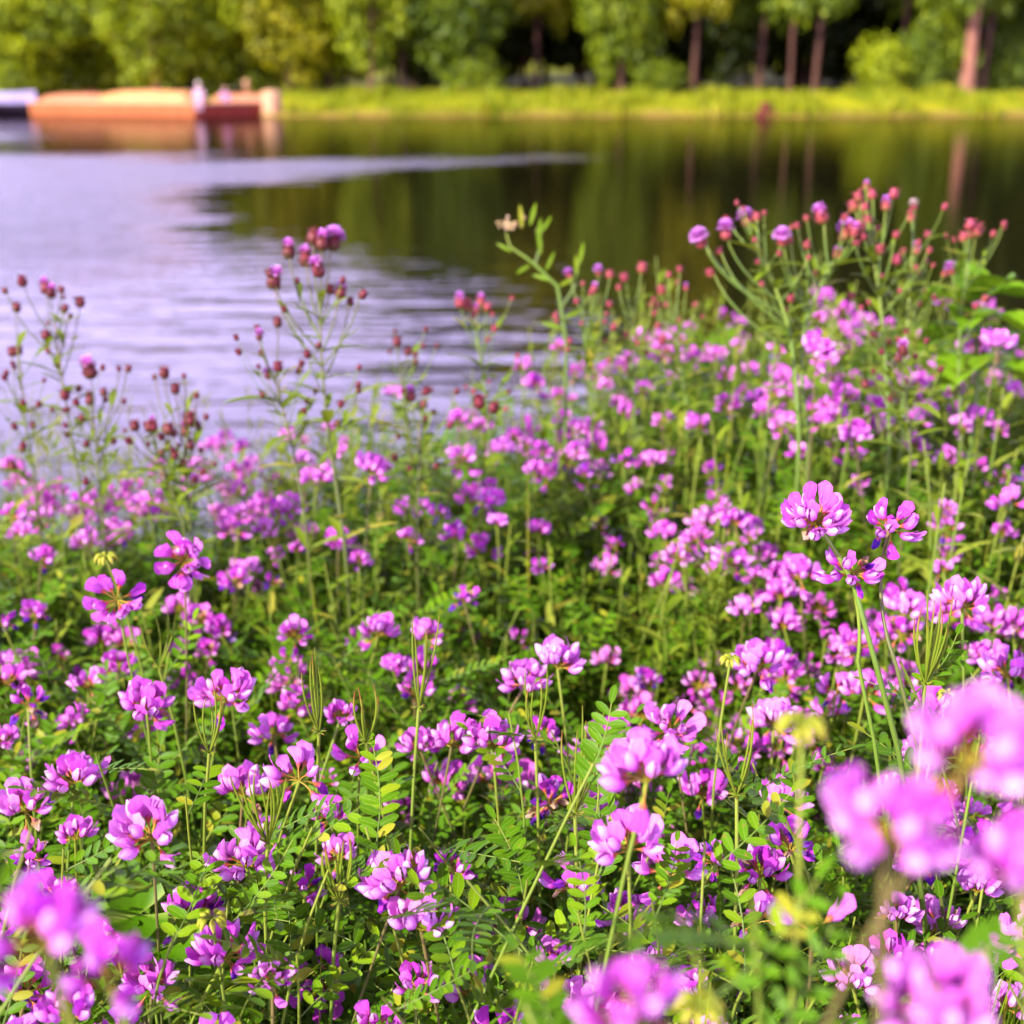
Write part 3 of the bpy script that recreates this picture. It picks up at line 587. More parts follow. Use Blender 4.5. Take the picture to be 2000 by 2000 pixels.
def wing(s, n=5, k=4):
    pts = []
    for j in range(n):
        v = j/(n - 1); q = math.sin(math.pi*(.12 + .84*v)); hz = 2.6*q**.7
        for i in range(k):
            t = 1 - 2*i/(k - 1)
            pts.append(((8.8 + 8.2*v + .5*t)*mm, s*(.2 + 2.7*q**.8*math.sqrt(max(0, 1 - .96*t*t)))*mm, (.3 + .9*v + hz*t)*mm))
    return G().grid(pts if s > 0 else [pts[j*k + k - 1 - i] for j in range(n) for i in range(k)], k, n, 0)
def stalk(n=5, k=5):
    return G().tube([(0, 0, 0), (3.2*mm, 0, 1.0*mm), (6.4*mm, 0, .9*mm), (7.6*mm, 0, .7*mm), (9.4*mm, 0, .7*mm)][:k], [.00035, .00035, .0004, .0011, .0014], n, 0)
def shrivel(seed):
    r = random.Random(seed); g_ = G()
    for a in range(4):
        pts = []; tw = r.uniform(0, 6.3)
        for j in range(5):
            v = j/4; c = Vector((7.5 + 7.5*v, r.uniform(-.8, .8), -2.2*v*v + r.uniform(-.6, .6))); an = tw + v*r.uniform(.6, 1.8); w_ = 2.3*math.sin(math.pi*(.15 + .8*v))
            d = Vector((0, math.cos(an), math.sin(an)))*w_
            pts += [tuple((c - d)*mm), tuple((c + d*.2 + Vector((0, 0, .8)))*mm), tuple((c + d)*mm)]
        g_.grid(pts, 3, 5, 0)
    return g_
ME_BAN = [banner(5, False, .55).mesh('banner_petal', M_BANNER), banner(5, False, .34).mesh('banner_petal', M_BANNER), banner(5, False, .08).mesh('banner_petal', M_BANNER)]
ME_WING = [wing(1).mesh('wing_petal', M_WING), wing(-1).mesh('wing_petal', M_WING)]
ME_STK = stalk().mesh('floret', M_PED)
ME_SHR = [shrivel(i).mesh('withered_petal', M_BANNER if i < 3 else M_PAPER) for i in range(4)]
def whole(op, lod=False):
    g_ = G(); b = banner(3 if lod else 5, lod, op); b.m = [0]*len(b.f)
    w1_, w2_ = (wing(1, 3, 3), wing(-1, 3, 3)) if lod else (wing(1, 4, 3), wing(-1, 4, 3))
    w1_.m = [1]*len(w1_.f); w2_.m = [1]*len(w2_.f); s_ = stalk(3 if lod else 4); s_.m = [2]*len(s_.f)
    return g_.add(b).add(w1_).add(w2_).add(s_)
def whole_shr(seed):
    g_ = shrivel(seed); g_.m = [0]*len(g_.f); s_ = stalk(4); s_.m = [2]*len(s_.f); return g_.add(s_)
PM = [M_BANNER, M_WING, M_PED]
ME_FLO = [whole(op).mesh('floret', PM) for op in (.55, .36, .16)]; ME_FSH = [whole_shr(i).mesh('floret', PM if i < 2 else [M_PAPER, M_WING, M_PED]) for i in range(3)]
LOD = [whole(op, True).arr() for op in (.5, .25)]
def umbel(r, n, spread=1.0, droop=.12):
    """list of (direction, up, scale, roll, withered?) round a vertical axis"""
    out = []; k = max(3, int(n*.74)); a0 = r.uniform(0, 6.28)
    for i in range(n):
        if i < k: a = a0 + 2*math.pi*i/k + r.uniform(-.22, .22); e = R(r.uniform(8, 38))
        else: a = a0 + .4 + 2*math.pi*(i - k)/max(1, n - k) + r.uniform(-.3, .3); e = R(r.uniform(42, 64))
        old = r.random() < droop
        if old: e = R(r.uniform(-60, -12))
        out.append((Vector((math.cos(a)*math.cos(e), math.sin(a)*math.cos(e), math.sin(e))), r.uniform(.85, 1.12), r.uniform(-.35, .35), old))
    return out
def tilt_frame(axis):
    z = Vector(axis).normalized(); return z.to_track_quat('Z', 'Y').to_matrix()
ALLV = []           # (thing, hub px, py, depth, tone, tier, forced label)
def stem_curve(base, hub, r, n=9, bow=.25):
    d = hub - base; c = base + d*.55 + Vector((r.uniform(-1, 1)*bow*d.length*.3, r.uniform(-1, 1)*bow*d.length*.3, d.length*.12)); return bez(base, c, hub, n)
def flower(hub, tone, n=12, size=1.0, tier='A', axis=None, droop=.12, base=None, seed=0, label=None, wither=.0, rad=.0010, bend=None):
    r = random.Random(seed*13 + 5); hub = Vector(hub)
    if base is None:
        a = r.uniform(0, 6.28); L = r.uniform(.03, .14); bx, by = hub.x + L*math.cos(a), max(.12, hub.y + L*math.sin(a)*.8); base = Vector((bx, by, ground_z(bx, by) - .01))
    base = Vector(base); root = empty('crown_vetch', base)
    pts = [p - base for p in (bend if bend else stem_curve(base, hub, r))]; k = len(pts)
    g_ = G().tube(pts, [rad*(1.25 - .5*i/(k - 1)) for i in range(k - 1)] + [rad*1.1], 6); link('stem', g_.mesh('stem', M_DARKSTEM if r.random() < .4 else M_STEM), root)
    ax = Vector(axis) if axis is not None else (Vector((r.gauss(0, .22), r.gauss(-.04, .22), 1)))
    Rm = tilt_frame(ax); hl = hub - base
    for d, s_, roll, old in umbel(r, n, 1, droop):
        if not old and axis is None and n > 6 and math.degrees(math.asin(d.z)) < 42 and (Rm @ d).y < -.78 and r.random() < .75: continue     # a gap in the whorl shows the hub
        up = Rm @ Vector((0, 0, 1)); dd = Rm @ d
        if old and dd.z < 0: up = Vector((0, 0, 1))
        M = frame(dd, up, hl, s_*size*1.07, roll); w_ = r.random() < (wither + (.35 if old else 0)); tn = min(1, max(0, tone + r.gauss(0, .07) + (.18 if old else 0)))
        if tier == 'A':
            f = link('floret', ME_STK, root, M)
            if w_:
                c = link('withered_petal', r.choice(ME_SHR), f); c['tone'] = min(1, tn + .38)
            else:
                for m_, nm in ((ME_BAN[2 if ax.normalized().y < -.4 else r.choice((0, 0, 1, 1, 2))], 'banner_petal'), (ME_WING[0], 'wing_petal'), (ME_WING[1], 'wing_petal')):
                    c = link(nm, m_, f); c['tone'] = tn
        else:
            f = link('floret', r.choice(ME_FSH) if w_ else ME_FLO[r.choice((0, 0, 1, 1, 2))], root, M); f['tone'] = min(1, tn + (.38 if w_ else 0))
    px, py, dp = to_px(hub); ALLV.append((root, px, py, dp, tone, label, n, wither))
    return root

# ---- the flower heads one can single out: x, y (photo units), apparent width, tone, florets, withering, label
H = [
 (1540, 985, 133, .20, 17, 0, 'full round pink head topping the tall three-headed stalk'),
 (1678, 992, 122, .34, 10, .12, 'sparser head on the right arm of the tall three-headed stalk'),
 (1605, 1085, 122, .44, 11, .32, 'half-withered violet-pink head lowest on the tall three-headed stalk'),
 (347, 1050, 100, .22, 16, 0, 'full ring-shaped pink head held high at the left on a thin straight stem'),
 (222, 1122, 106, .24, 9, 0, 'five-rayed open head just below left of the full ring-shaped head'),
 (1052, 1252, 104, .12, 13, 0, 'pale crown-like head, right one of a touching pair in mid-field'),
 (990, 1284, 102, .12, 12, .0, 'pale crown-like head, left one of a touching pair in mid-field'),
 (425, 1310, 110, .15, 14, 0, 'broad pale pink crown below the full ring-shaped head'),
 (277, 1332, 108, .30, 11, .12, 'loose pink head left of the broad pale pink crown'),
 (262, 1385, 82, .52, 8, .2, 'drooping mauve head hanging under the loose pink head'),
 (140, 1468, 112, .20, 13, 0, 'pink crown near the left edge above a clump of sepia stems'),
 (245, 1500, 90, .22, 13, 0, 'compact upright pink head right of the crown near the left edge'),
 (565, 1462, 122, .14, 9, 0, 'open pale pink head of rounded petals left of the wide sparse umbel'),
 (458, 1492, 112, .20, 11, 0, 'pointed pink crown behind a fan of green pods'),
 (287, 1572, 138, .12, 11, 0, 'wide pale head with broad white-tipped petals at lower left'),
 (465, 1622, 128, .16, 15, .05, 'dense pale pink crown at lower left on a long thin stem'),
 (680, 1420, 116, .30, 7, .15, 'wide sparse umbel whose few florets stand on orange stalks'),
 (755, 1662, 134, .16, 15, 0, 'large pink head under a slanting green stem, low in mid-picture'),
 (795, 1742, 136, .14, 13, .05, 'large pale pink head just below the one under the slanting stem'),
 (940, 1672, 84, .18, 11, 0, 'small round pink head right of the slanting green stem'),
 (612, 1838, 118, .42, 10, .12, 'magenta spidery head with a golden middle near the bottom edge'),
 (885, 1868, 124, .12, 10, 0, 'pale pink half-crown at the bottom edge in mid-picture'),
 (1122, 1540, 106, .14, 13, .05, 'neat sharp pale head left of the soft tall blurred head'),
 (1035, 1508, 112, .56, 12, .45, 'crumpled violet head in mid-field among pods'),
 (985, 1478, 92, .22, 10, 0, 'small upright pink head above the crumpled violet head'),
 (920, 1468, 94, .10, 10, 0, 'pale head at the left shoulder of the crumpled violet head'),
 (1158, 1392, 102, .34, 12, .08, 'mauve-pink head with a golden middle right of mid-field'),
 (1132, 1452, 94, .16, 11, 0, 'pale head touching the soft tall blurred head on its left'),
 (1265, 1372, 108, .12, 14, 0, 'pale pink crown above the soft tall blurred head'),
 (1290, 1332, 74, .10, 7, 0, 'few-petalled pale head on top of the pale pink crown'),
 (1183, 1308, 74, .34, 6, 0, 'four-petalled pink head floating over dark green shade'),
 (1265, 1272, 66, .26, 9, 0, 'small bright pink head above the dark hollow in mid-field'),
 (1460, 1360, 98, .08, 14, 0, 'pale flat-topped head left of the blurred yellow bud'),
 (1430, 1252, 100, .14, 13, 0, 'pale pink crown above the flat-topped head'),
 (1480, 1282, 80, .14, 11, 0, 'pale head at the right shoulder of the crown above the flat-topped head'),
 (1345, 1262, 72, .16, 10, 0, 'small pale head left of the crown above the flat-topped head'),
 (1630, 1305, 94, .18, 12, 0, 'pink head below the leafy node of the tall stalk'),
 (1700, 1286, 84, .16, 10, 0, 'pale head at the foot of the green seed-pod fan'),
 (1708, 1152, 88, .16, 12, 0, 'pink head behind the green seed-pod fan'),
 (1815, 1140, 108, .16, 14, 0, 'broad pink crown right of the green seed-pod fan'),
 (1900, 1268, 100, .12, 12, 0, 'large pale head at the right edge above the big blurred blossoms'),
 (840, 1478, 94, .28, 10, .08, 'pink head with one upright deep pink petal left of mid-field'),
 (852, 1398, 106, .36, 12, .10, 'mauve head in the middle of the dense mid-field cluster'),
 (930, 1402, 112, .38, 13, .12, 'mauve head on the right of the dense mid-field cluster'),
 (820, 1352, 70, .34, 7, 0, 'small deep pink head on top of the dense mid-field cluster'),
 (708, 1292, 72, .52, 9, .35, 'dull mauve withering head with one buff petal'),
 (573, 1408, 60, .20, 7, 0, 'little upright head above the open pale head of rounded petals'),
 (560, 1334, 88, .26, 11, .05, 'pink head with fallen magenta floret left of the wide sparse umbel'),
 (545, 1282, 80, .30, 11, .10, 'hazy pink head right of the broad pale pink crown'),
 (40, 1258, 80, .24, 14, 0, 'pink head on a pale slanting stalk at the left edge'),
 (195, 1208, 76, .44, 10, 0, 'deep pink head under the five-rayed open head'),
 (480, 1118, 60, .26, 12, 0, 'blurred ring of pale pink right of the full ring-shaped head'),
 (470, 1152, 52, .36, 9, 0, 'blurred pink head directly below the blurred ring'),
 (28, 1690, 100, .20, 12, 0, 'pink head at the left edge above the big blurred blossoms'),
 (497, 1722, 94, .46, 10, .40, 'faded lilac head with orange stalks at lower left'),
 (385, 1655, 64, .60, 6, .5, 'small violet withered head left of the dense pale pink crown'),
 (968, 1748, 112, .20, 12, 0, 'pink head half hidden by a long green stem near the bottom'),
 (215, 1664, 66, .22, 8, 0, 'small pink head under the wide pale head at lower left'),
 (1402, 1560, 64, .62, 8, .55, 'small violet-blue spent head right of the soft blurred heads'),
 (1560, 1568, 74, .30, 9, .1, 'pink head just left of the biggest blurred blossom'),
 (1608, 1712, 70, .38, 7, .1, 'pink head low at right behind blurred leaves'),
 (1478, 1862, 66, .66, 6, .5, 'dark violet spent florets near the bottom edge at right'),
 (1395, 1868, 52, .16, 5, 0, 'tiny pale head near the bottom edge at right'),
 (1425, 1905, 70, .22, 7, 0, 'pink head at the bottom edge left of the pale blurred dome'),
 (120, 1400, 62, .46, 7, .1, 'mauve head at left above the pink crown near the left edge'),
 (60, 1425, 84, .40, 9, .15, 'mauve head at the left edge under the pale slanting stalk'),
 (1440, 1460, 56, .30, 6, 0, 'little pink head below the flat-topped head'),
 (640, 1700, 80, .22, 9, 0, 'pink head behind leaves left of the large pink head'),
 (1210, 1350, 80, .22, 10, 0, 'pink head between the mauve-pink head and the pale pink crown'),
 (750, 1540, 90, .24, 10, .05, 'pink head behind the crossing green stems'),
 (690, 1555, 84, .28, 9, 0, 'pink head left of the crossing green stems'),
 (905, 1590, 80, .34, 9, .15, 'mauve-pink head under the crumpled violet head'),
 (1010, 1580, 84, .24, 10, .05, 'pink head deep among leaves left of the neat sharp head'),
 (1255, 1520, 80, .42, 9, .2, 'violet-pink head peeping out behind the soft tall blurred head'),
 (330, 1440, 72, .34, 8, .1, 'pink head between the loose pink head and the pod fan'),
 (395, 1540, 70, .36, 8, .15, 'mauve-pink head under the pointed pink crown'),
 # soft, near the lens
 (1672, 1560, 285, .10, 12, 0, 'biggest blurred pale pink blossom at right'),
 (1825, 1420, 290, .08, 12, 0, 'big blurred pale blossom cut by the right edge'),
 (1925, 1650, 280, .22, 13, 0, 'blurred pinkish-lilac blossom in the lower right with a golden middle'),
 (1768, 1905, 260, .10, 15, 0, 'pale blurred dome of petals at the bottom right edge'),
 (1195, 1905, 262, .24, 11, 0, 'bright blurred pink head at the bottom edge right of middle'),
 (85, 1765, 250, .26, 12, 0, 'big blurred bright pink blossom in the lower left corner'),
 (205, 1840, 225, .42, 6, .1, 'blurred purple blossom with a yellow middle in the lower left'),
 (1220, 1460, 165, .16, 12, 0, 'soft tall blurred head standing before the mid-field flowers'),
 (1185, 1592, 145, .16, 10, 0, 'soft blurred head left of the lowest soft pair'),
 (1262, 1640, 130, .12, 9, 0, 'soft pale head right one of the lowest soft pair'),
 (1532, 1745, 150, .10, 2, 0, 'single blurred pale pink floret low at right'),
 # soft, beyond the sharp zone
 (1120, 895, 62, .18, 15, 0, 'round blurred pink head alone before dark green, upper mid-field'),
 (870, 868, 66, .10, 12, 0, 'pale blurred flat head in upper mid-field'),
 (1330, 985, 66, .18, 12, 0, 'blurred pink head below right of the round one before dark green'),
 (1378, 1058, 76, .18, 12, 0, 'blurred pink head left of the half-withered violet-pink head'),
 (1315, 1072, 60, .22, 10, 0, 'blurred pink head, left neighbour of a paler one'),
 (1282, 1122, 66, .14, 11, 0, 'pale blurred head over the dark hollow in mid-field'),
 (1510, 1085, 84, .20, 12, 0, 'blurred pink head touching the half-withered violet-pink head'),
 (1538, 662, 72, .28, 14, 0, 'large blurred magenta-pink head on the skyline below the right thistles'),
 (1882, 652, 68, .24, 14, 0, 'bright blurred pink head at far right on the skyline'),
 (1838, 658, 64, .20, 12, 0, 'blurred pink head, left neighbour of the bright one at far right'),
 (1610, 825, 70, .30, 13, 0, 'deep pink blurred head above the tall three-headed stalk'),
 (700, 885, 72, .20, 13, 0, 'bright blurred pink head at the foot of the tall thistle'),
 (597, 908, 70, .16, 12, 0, 'pale blurred head left of the tall thistle foot'),
 (407, 845, 48, .24, 12, 0, 'small blurred pink head against the water at left'),
 (1060, 1005, 50, .08, 8, 0, 'pale blurred head in the middle of the dark green'),
 (1018, 968, 44, .20, 9, 0, 'small blurred pink head in the middle of the dark green'),
 (1180, 1095, 48, .16, 8, 0, 'small blurred pink head left of the dark hollow'),
 (885, 1210, 64, .40, 9, 0, 'blurred mauve-pink pair of petals in mid-field'),
 (575, 1010, 62, .12, 10, 0, 'pale blurred head below the tall thistle'),
 (1008, 1060, 60, .20, 10, 0, 'blurred pink head under the pale one in dark green'),
 (1110, 1085, 54, .26, 10, 0, 'blurred pink head at the left rim of the dark hollow'),
]
for i, (px, py, wd, tone, n, wi, lab) in enumerate(H):
    dp = 85.8/wd*(1.0 if wd < 200 else .86)*(1.06 if wd < 130 else 1.0)
    if 480 <= i: pass
    hub = at(px, py + wd*.10, dp); bend = None; ax = None
    if i in (3, 4, 20): ax = (random.uniform(-.12, .12), -1.0, .5); n = 16 if i == 3 else 10
    if i in (16, 28, 30): ax = (.1, -.7, 1)
    if i < 3: continue                       # the tall stalk is set apart below
    flower(hub, tone + (.10 if wd > 200 else 0), int(n*1.3) if n > 7 else n, 1.2 if wd < 200 else .88, 'A' if wd > 62 else 'B', ax, .10, None, i, lab, wi)
# the tall three-headed stalk: three flowering stems leaving one leafy node
node = at(1655, 1262, .675); foot = node + Vector((.10, .03, 0)); foot.z = ground_z(foot.x, foot.y)
trunk = bez(foot, node + Vector((.06, 0, -.16)), node, 7); fork = at(1612, 1108, .67)
mains = bez(node, at(1632, 1180, .67), fork, 5)
flower(at(1540, 990, .665), .20, 25, 1.08, 'A', (-.10, -.45, 1), .12, foot, 900, H[0][6], .03, .0016, trunk + mains[1:] + bez(fork, at(1590, 1055, .67), at(1540, 990, .665), 4)[1:])
n2_ = node + Vector((.012, .006, 0)); f2 = foot + Vector((.02, .01, 0))
flower(at(1678, 1000, .69), .34, 15, .98, 'A', (.1, -.7, 1), .25, f2, 901, H[1][6], .10, .0012, bez(f2, n2_ + Vector((.06, 0, -.16)), n2_, 7) + bez(n2_, at(1640, 1120, .70), at(1678, 1000, .69), 6)[1:])
f3 = foot + Vector((-.02, .02, 0)); n3 = node + Vector((-.008, .010, 0))
flower(at(1605, 1085, .675), .42, 15, .95, 'A', (.25, -.55, .8), .35, f3, 902, H[2][6], .25, .0012, bez(f3, n3 + Vector((.05, 0, -.16)), n3, 7) + bez(n3, at(1630, 1180, .68), at(1605, 1085, .675), 5)[1:])

# ---- the rest of the 300: scattered over the canopy
r0 = random.Random(77); cnt = 0; tries = 0; taken = [(v[1], v[2], v[3]) for v in ALLV]
while len(ALLV) < 300 and tries < 20000:
    tries += 1
    px = r0.uniform(-10, 1942); py = r0.uniform(1230, 1935) if r0.random() < .60 else r0.uniform(650, 1230); dp = .5
    while dp < 2.3:                                   # walk out along the line of sight to the canopy
        p = at(px, py, dp)
        if p.z < top_z(p.x, p.y) + .012: break
        dp += .02
    x, y, z = p.x, p.y, p.z + r0.gauss(-.010, .016)
    if dp >= 2.3 or y > edge_y(x) + .06: continue
    px, py, dp = to_px((x, y, z))
    if dp < .62 and r0.random() < .5: continue
    wd = 85.8/dp
    if any(abs(px - a)**2 + abs(py - b)**2 < (wd*(.60 if dp < 1 else .42))**2 for a, b, c in taken): continue
    if any(math.hypot(px - a, py - b) < 95 for a, b in ((347, 1050), (222, 1122))) or (1480 < px < 1770 and 890 < py < 1180): continue
    if 1040 < px < 1340 and 1120 < py < 1290 and r0.random() < .8: continue
    if 880 < px < 1180 and 900 < py < 1230 and r0.random() < .5: continue
    if noise.noise((x*4.2, y*4.2, 3)) < -.02 and r0.random() < .7: continue
    tone = min(.8, max(.05, r0.gauss(.29, .17))); 
    flower((x, y, z), tone, r0.randint(10, 17), r0.uniform(.70, 1.15), 'B', None, .12, None, 1000 + len(ALLV), None, .06 if r0.random() < .68 else .45)
    taken.append((px, py, dp))

# labels for the scattered heads: by colour, wear, sharpness and the nearest landmark
LM = [(130, 640, 'the maroon thistles at the left edge'), (330, 760, 'the short thistle against the water'), (610, 560, 'the tall thistle before the lake'), (890, 580, 'the flat red flower cluster'),
      (1000, 440, 'the narrow-leaved green plant'), (1140, 530, 'the row of small thistle heads'), (1410, 440, 'the forked lilac thistle'), (1640, 380, 'the salmon-red thistle'), (1840, 560, 'the broad-leaved green plant'),
      (1605, 1030, 'the tall three-headed stalk'), (347, 1050, 'the full ring-shaped head'), (1020, 1265, 'the touching pale pair'), (1120, 895, 'the round head before dark green'), (870, 868, 'the pale flat head'),
      (1745, 1200, 'the green seed-pod fan'), (1190, 1200, 'the dark hollow'), (680, 1420, 'the wide sparse umbel'), (465, 1622, 'the dense pale crown'), (755, 1700, 'the two large low heads'), (1035, 1508, 'the crumpled violet head'),
      (1690, 1505, 'the biggest blurred blossom'), (85, 1765, 'the lower left blurred blossom'), (1195, 1905, 'the bright blurred head at the bottom'), (1768, 1905, 'the pale blurred dome'), (700, 885, 'the tall thistle foot'), (1538, 662, 'the magenta-pink skyline head')]
used = set(); GV = 'crown vetch flower heads on the near bank'
for root, px, py, dp, tone, lab, n, wi in ALLV:
    if lab is None:
        colr = 'pale pink' if tone < .17 else 'pink' if tone < .28 else 'deep pink' if tone < .40 else 'mauve'
        wear = 'part-withered ' if wi > .3 else ''; full = 'full' if n >= 15 else 'sparse' if n <= 11 else 'middling'
        foc = 'blurred' if dp > .98 or dp < .5 else 'sharp'
        for q in sorted(LM, key=lambda L: (L[0] - px)**2 + (L[1] - py)**2)[:7]:
            dx, dy = px - q[0], py - q[1]
            v = 'above' if dy < 0 else 'below'; h_ = 'left' if dx < 0 else 'right'
            dirn = ('far ' if math.hypot(dx, dy) > 260 else 'just ' if math.hypot(dx, dy) < 110 else '')
            dirn += v if abs(dy) > 2.4*abs(dx) else (h_ + ' of') if abs(dx) > 2.4*abs(dy) else v + ' ' + h_ + ' of'
            c = f'{foc} {full} {wear}{colr} crown vetch head {dirn} {q[2]}'
            if c not in used and len(c.split()) <= 16: lab = c; break
        if lab is None: lab = f'{foc} {wear}{colr} crown vetch head in the crowded bank'
        used.add(lab)
    tag(root, lab, 'flower', GV)

# ---- vetch leaves
def leaflet(n=4, w_=2.5, L=11.5, nu=3):
    vv = [0, .18, .5, .82, 1][:n + 1] if n == 4 else [0, .5, 1]; ww = {0: .25, .18: .72, .5: 1.0, .82: .80, 1: .22}; pts = []
    if n != 4: vv = [0, .3, .8, 1]; ww = {0: .25, .3: .95, .8: .85, 1: .25}
    for v in vv:
        for i in range(nu):
            u = 2*i/(nu - 1) - 1; pts.append((v*L*mm, u*w_*ww[v]*mm, (.55*abs(u)*w_*.5*ww[v] - 1.2*v*v)*mm))
    return G().grid(pts, nu, len(vv), 0)
ME_LL = leaflet().mesh('leaflet', M_LEAF); LL_LOD = leaflet(2).arr()
def leaf_frames(r, origin, direction, L, pairs, up=Vector((0, 0, 1)), fold=.15):
    """rachis points and leaflet matrices for one pinnate leaf"""
    d = Vector(direction).normalized(); side = d.cross(up); side = side.normalized() if side.length > 1e-4 else Vector((1, 0, 0))
    nrm = side.cross(d).normalized(); droop = r.uniform(-.1, .35)
    pts = [Vector(origin) + d*(L*t) - nrm*(L*droop*t*t) + side*(L*.06*math.sin(3*t)) for t in [i/6 for i in range(7)]]
    def pt(t): i = min(5, int(t*6)); f = t*6 - i; return pts[i].lerp(pts[i+1], f), (pts[i+1] - pts[i]).normalized()
    ms_ = []; sc = r.uniform(.85, 1.15)*(L/.075)**.5
    for k in range(pairs):
        t = .18 + .80*k/pairs; p, tg = pt(t); s2 = sc*(.75 + .4*math.sin(math.pi*(.2 + .7*t)))
        for sg in (-1, 1):
            a = R(r.uniform(52, 78)); dd = tg*math.cos(a) + side*(sg*math.sin(a)) + nrm*(fold + r.uniform(-.12, .2))
            ms_.append(frame(dd, nrm + side*(-sg*.25), p, s2, r.uniform(-.25, .25)))
    p, tg = pt(1.0); ms_.append(frame(tg, nrm, p, sc, 0)); return pts, ms_
def leafy_path(r, base, tip, n=10): return stem_curve(base, tip, r, n, .5)
def leafy_leaves(r, path, n_l, lo=.35, Lr=(.055, .095)):
    out = []; k = len(path) - 1; az = r.uniform(0, 6.28)
    for j in range(n_l):
        t = lo + (1 - lo)*(j + .5)/n_l; i = min(k - 1, int(t*k)); p = path[i].lerp(path[i+1], t*k - i); tg = (path[i+1] - path[i]).normalized()
        az += 2.4 + r.uniform(-.4, .4); o = Vector((math.cos(az), math.sin(az), r.uniform(.05, .75))); d = (o + tg*.35)
        L = r.uniform(*Lr)*(1 - .35*max(0, t - .7)/.3); out.append(leaf_frames(r, p, d, L, r.randint(5, 8)))
    return out
def leafy_thing(base, tip, n_l, seed, label, lo=.35, Lr=(.06, .095), rad=.0013):
    r = random.Random(seed); base = Vector(base); root = tag(empty('vetch_shoot', base), label, 'plant', 'leafy vetch shoots on the near bank')
    path = leafy_path(r, base, Vector(tip)); g_ = G().tube([p - base for p in path], [rad*(1.2 - .7*i/(len(path) - 1)) for i in range(len(path))], 6); link('stem', g_.mesh('stem', M_STEM), root)
    for pts, ms_ in leafy_leaves(r, path, n_l, lo, Lr):
        o = pts[0]; lf = link('leaf', G().tube([p - o for p in pts], [.0006 - .00005*i for i in range(7)], 4).mesh('rachis', M_STEM), root, Matrix.Translation(o - base))
        tn = r.uniform(-.25, .3)
        for M in ms_:
            M2 = M.copy(); M2.translation = Vector((M[0][3], M[1][3], M[2][3])) - o; c = link('leaflet', ME_LL, lf, M2); c['tone'] = tn
    return root
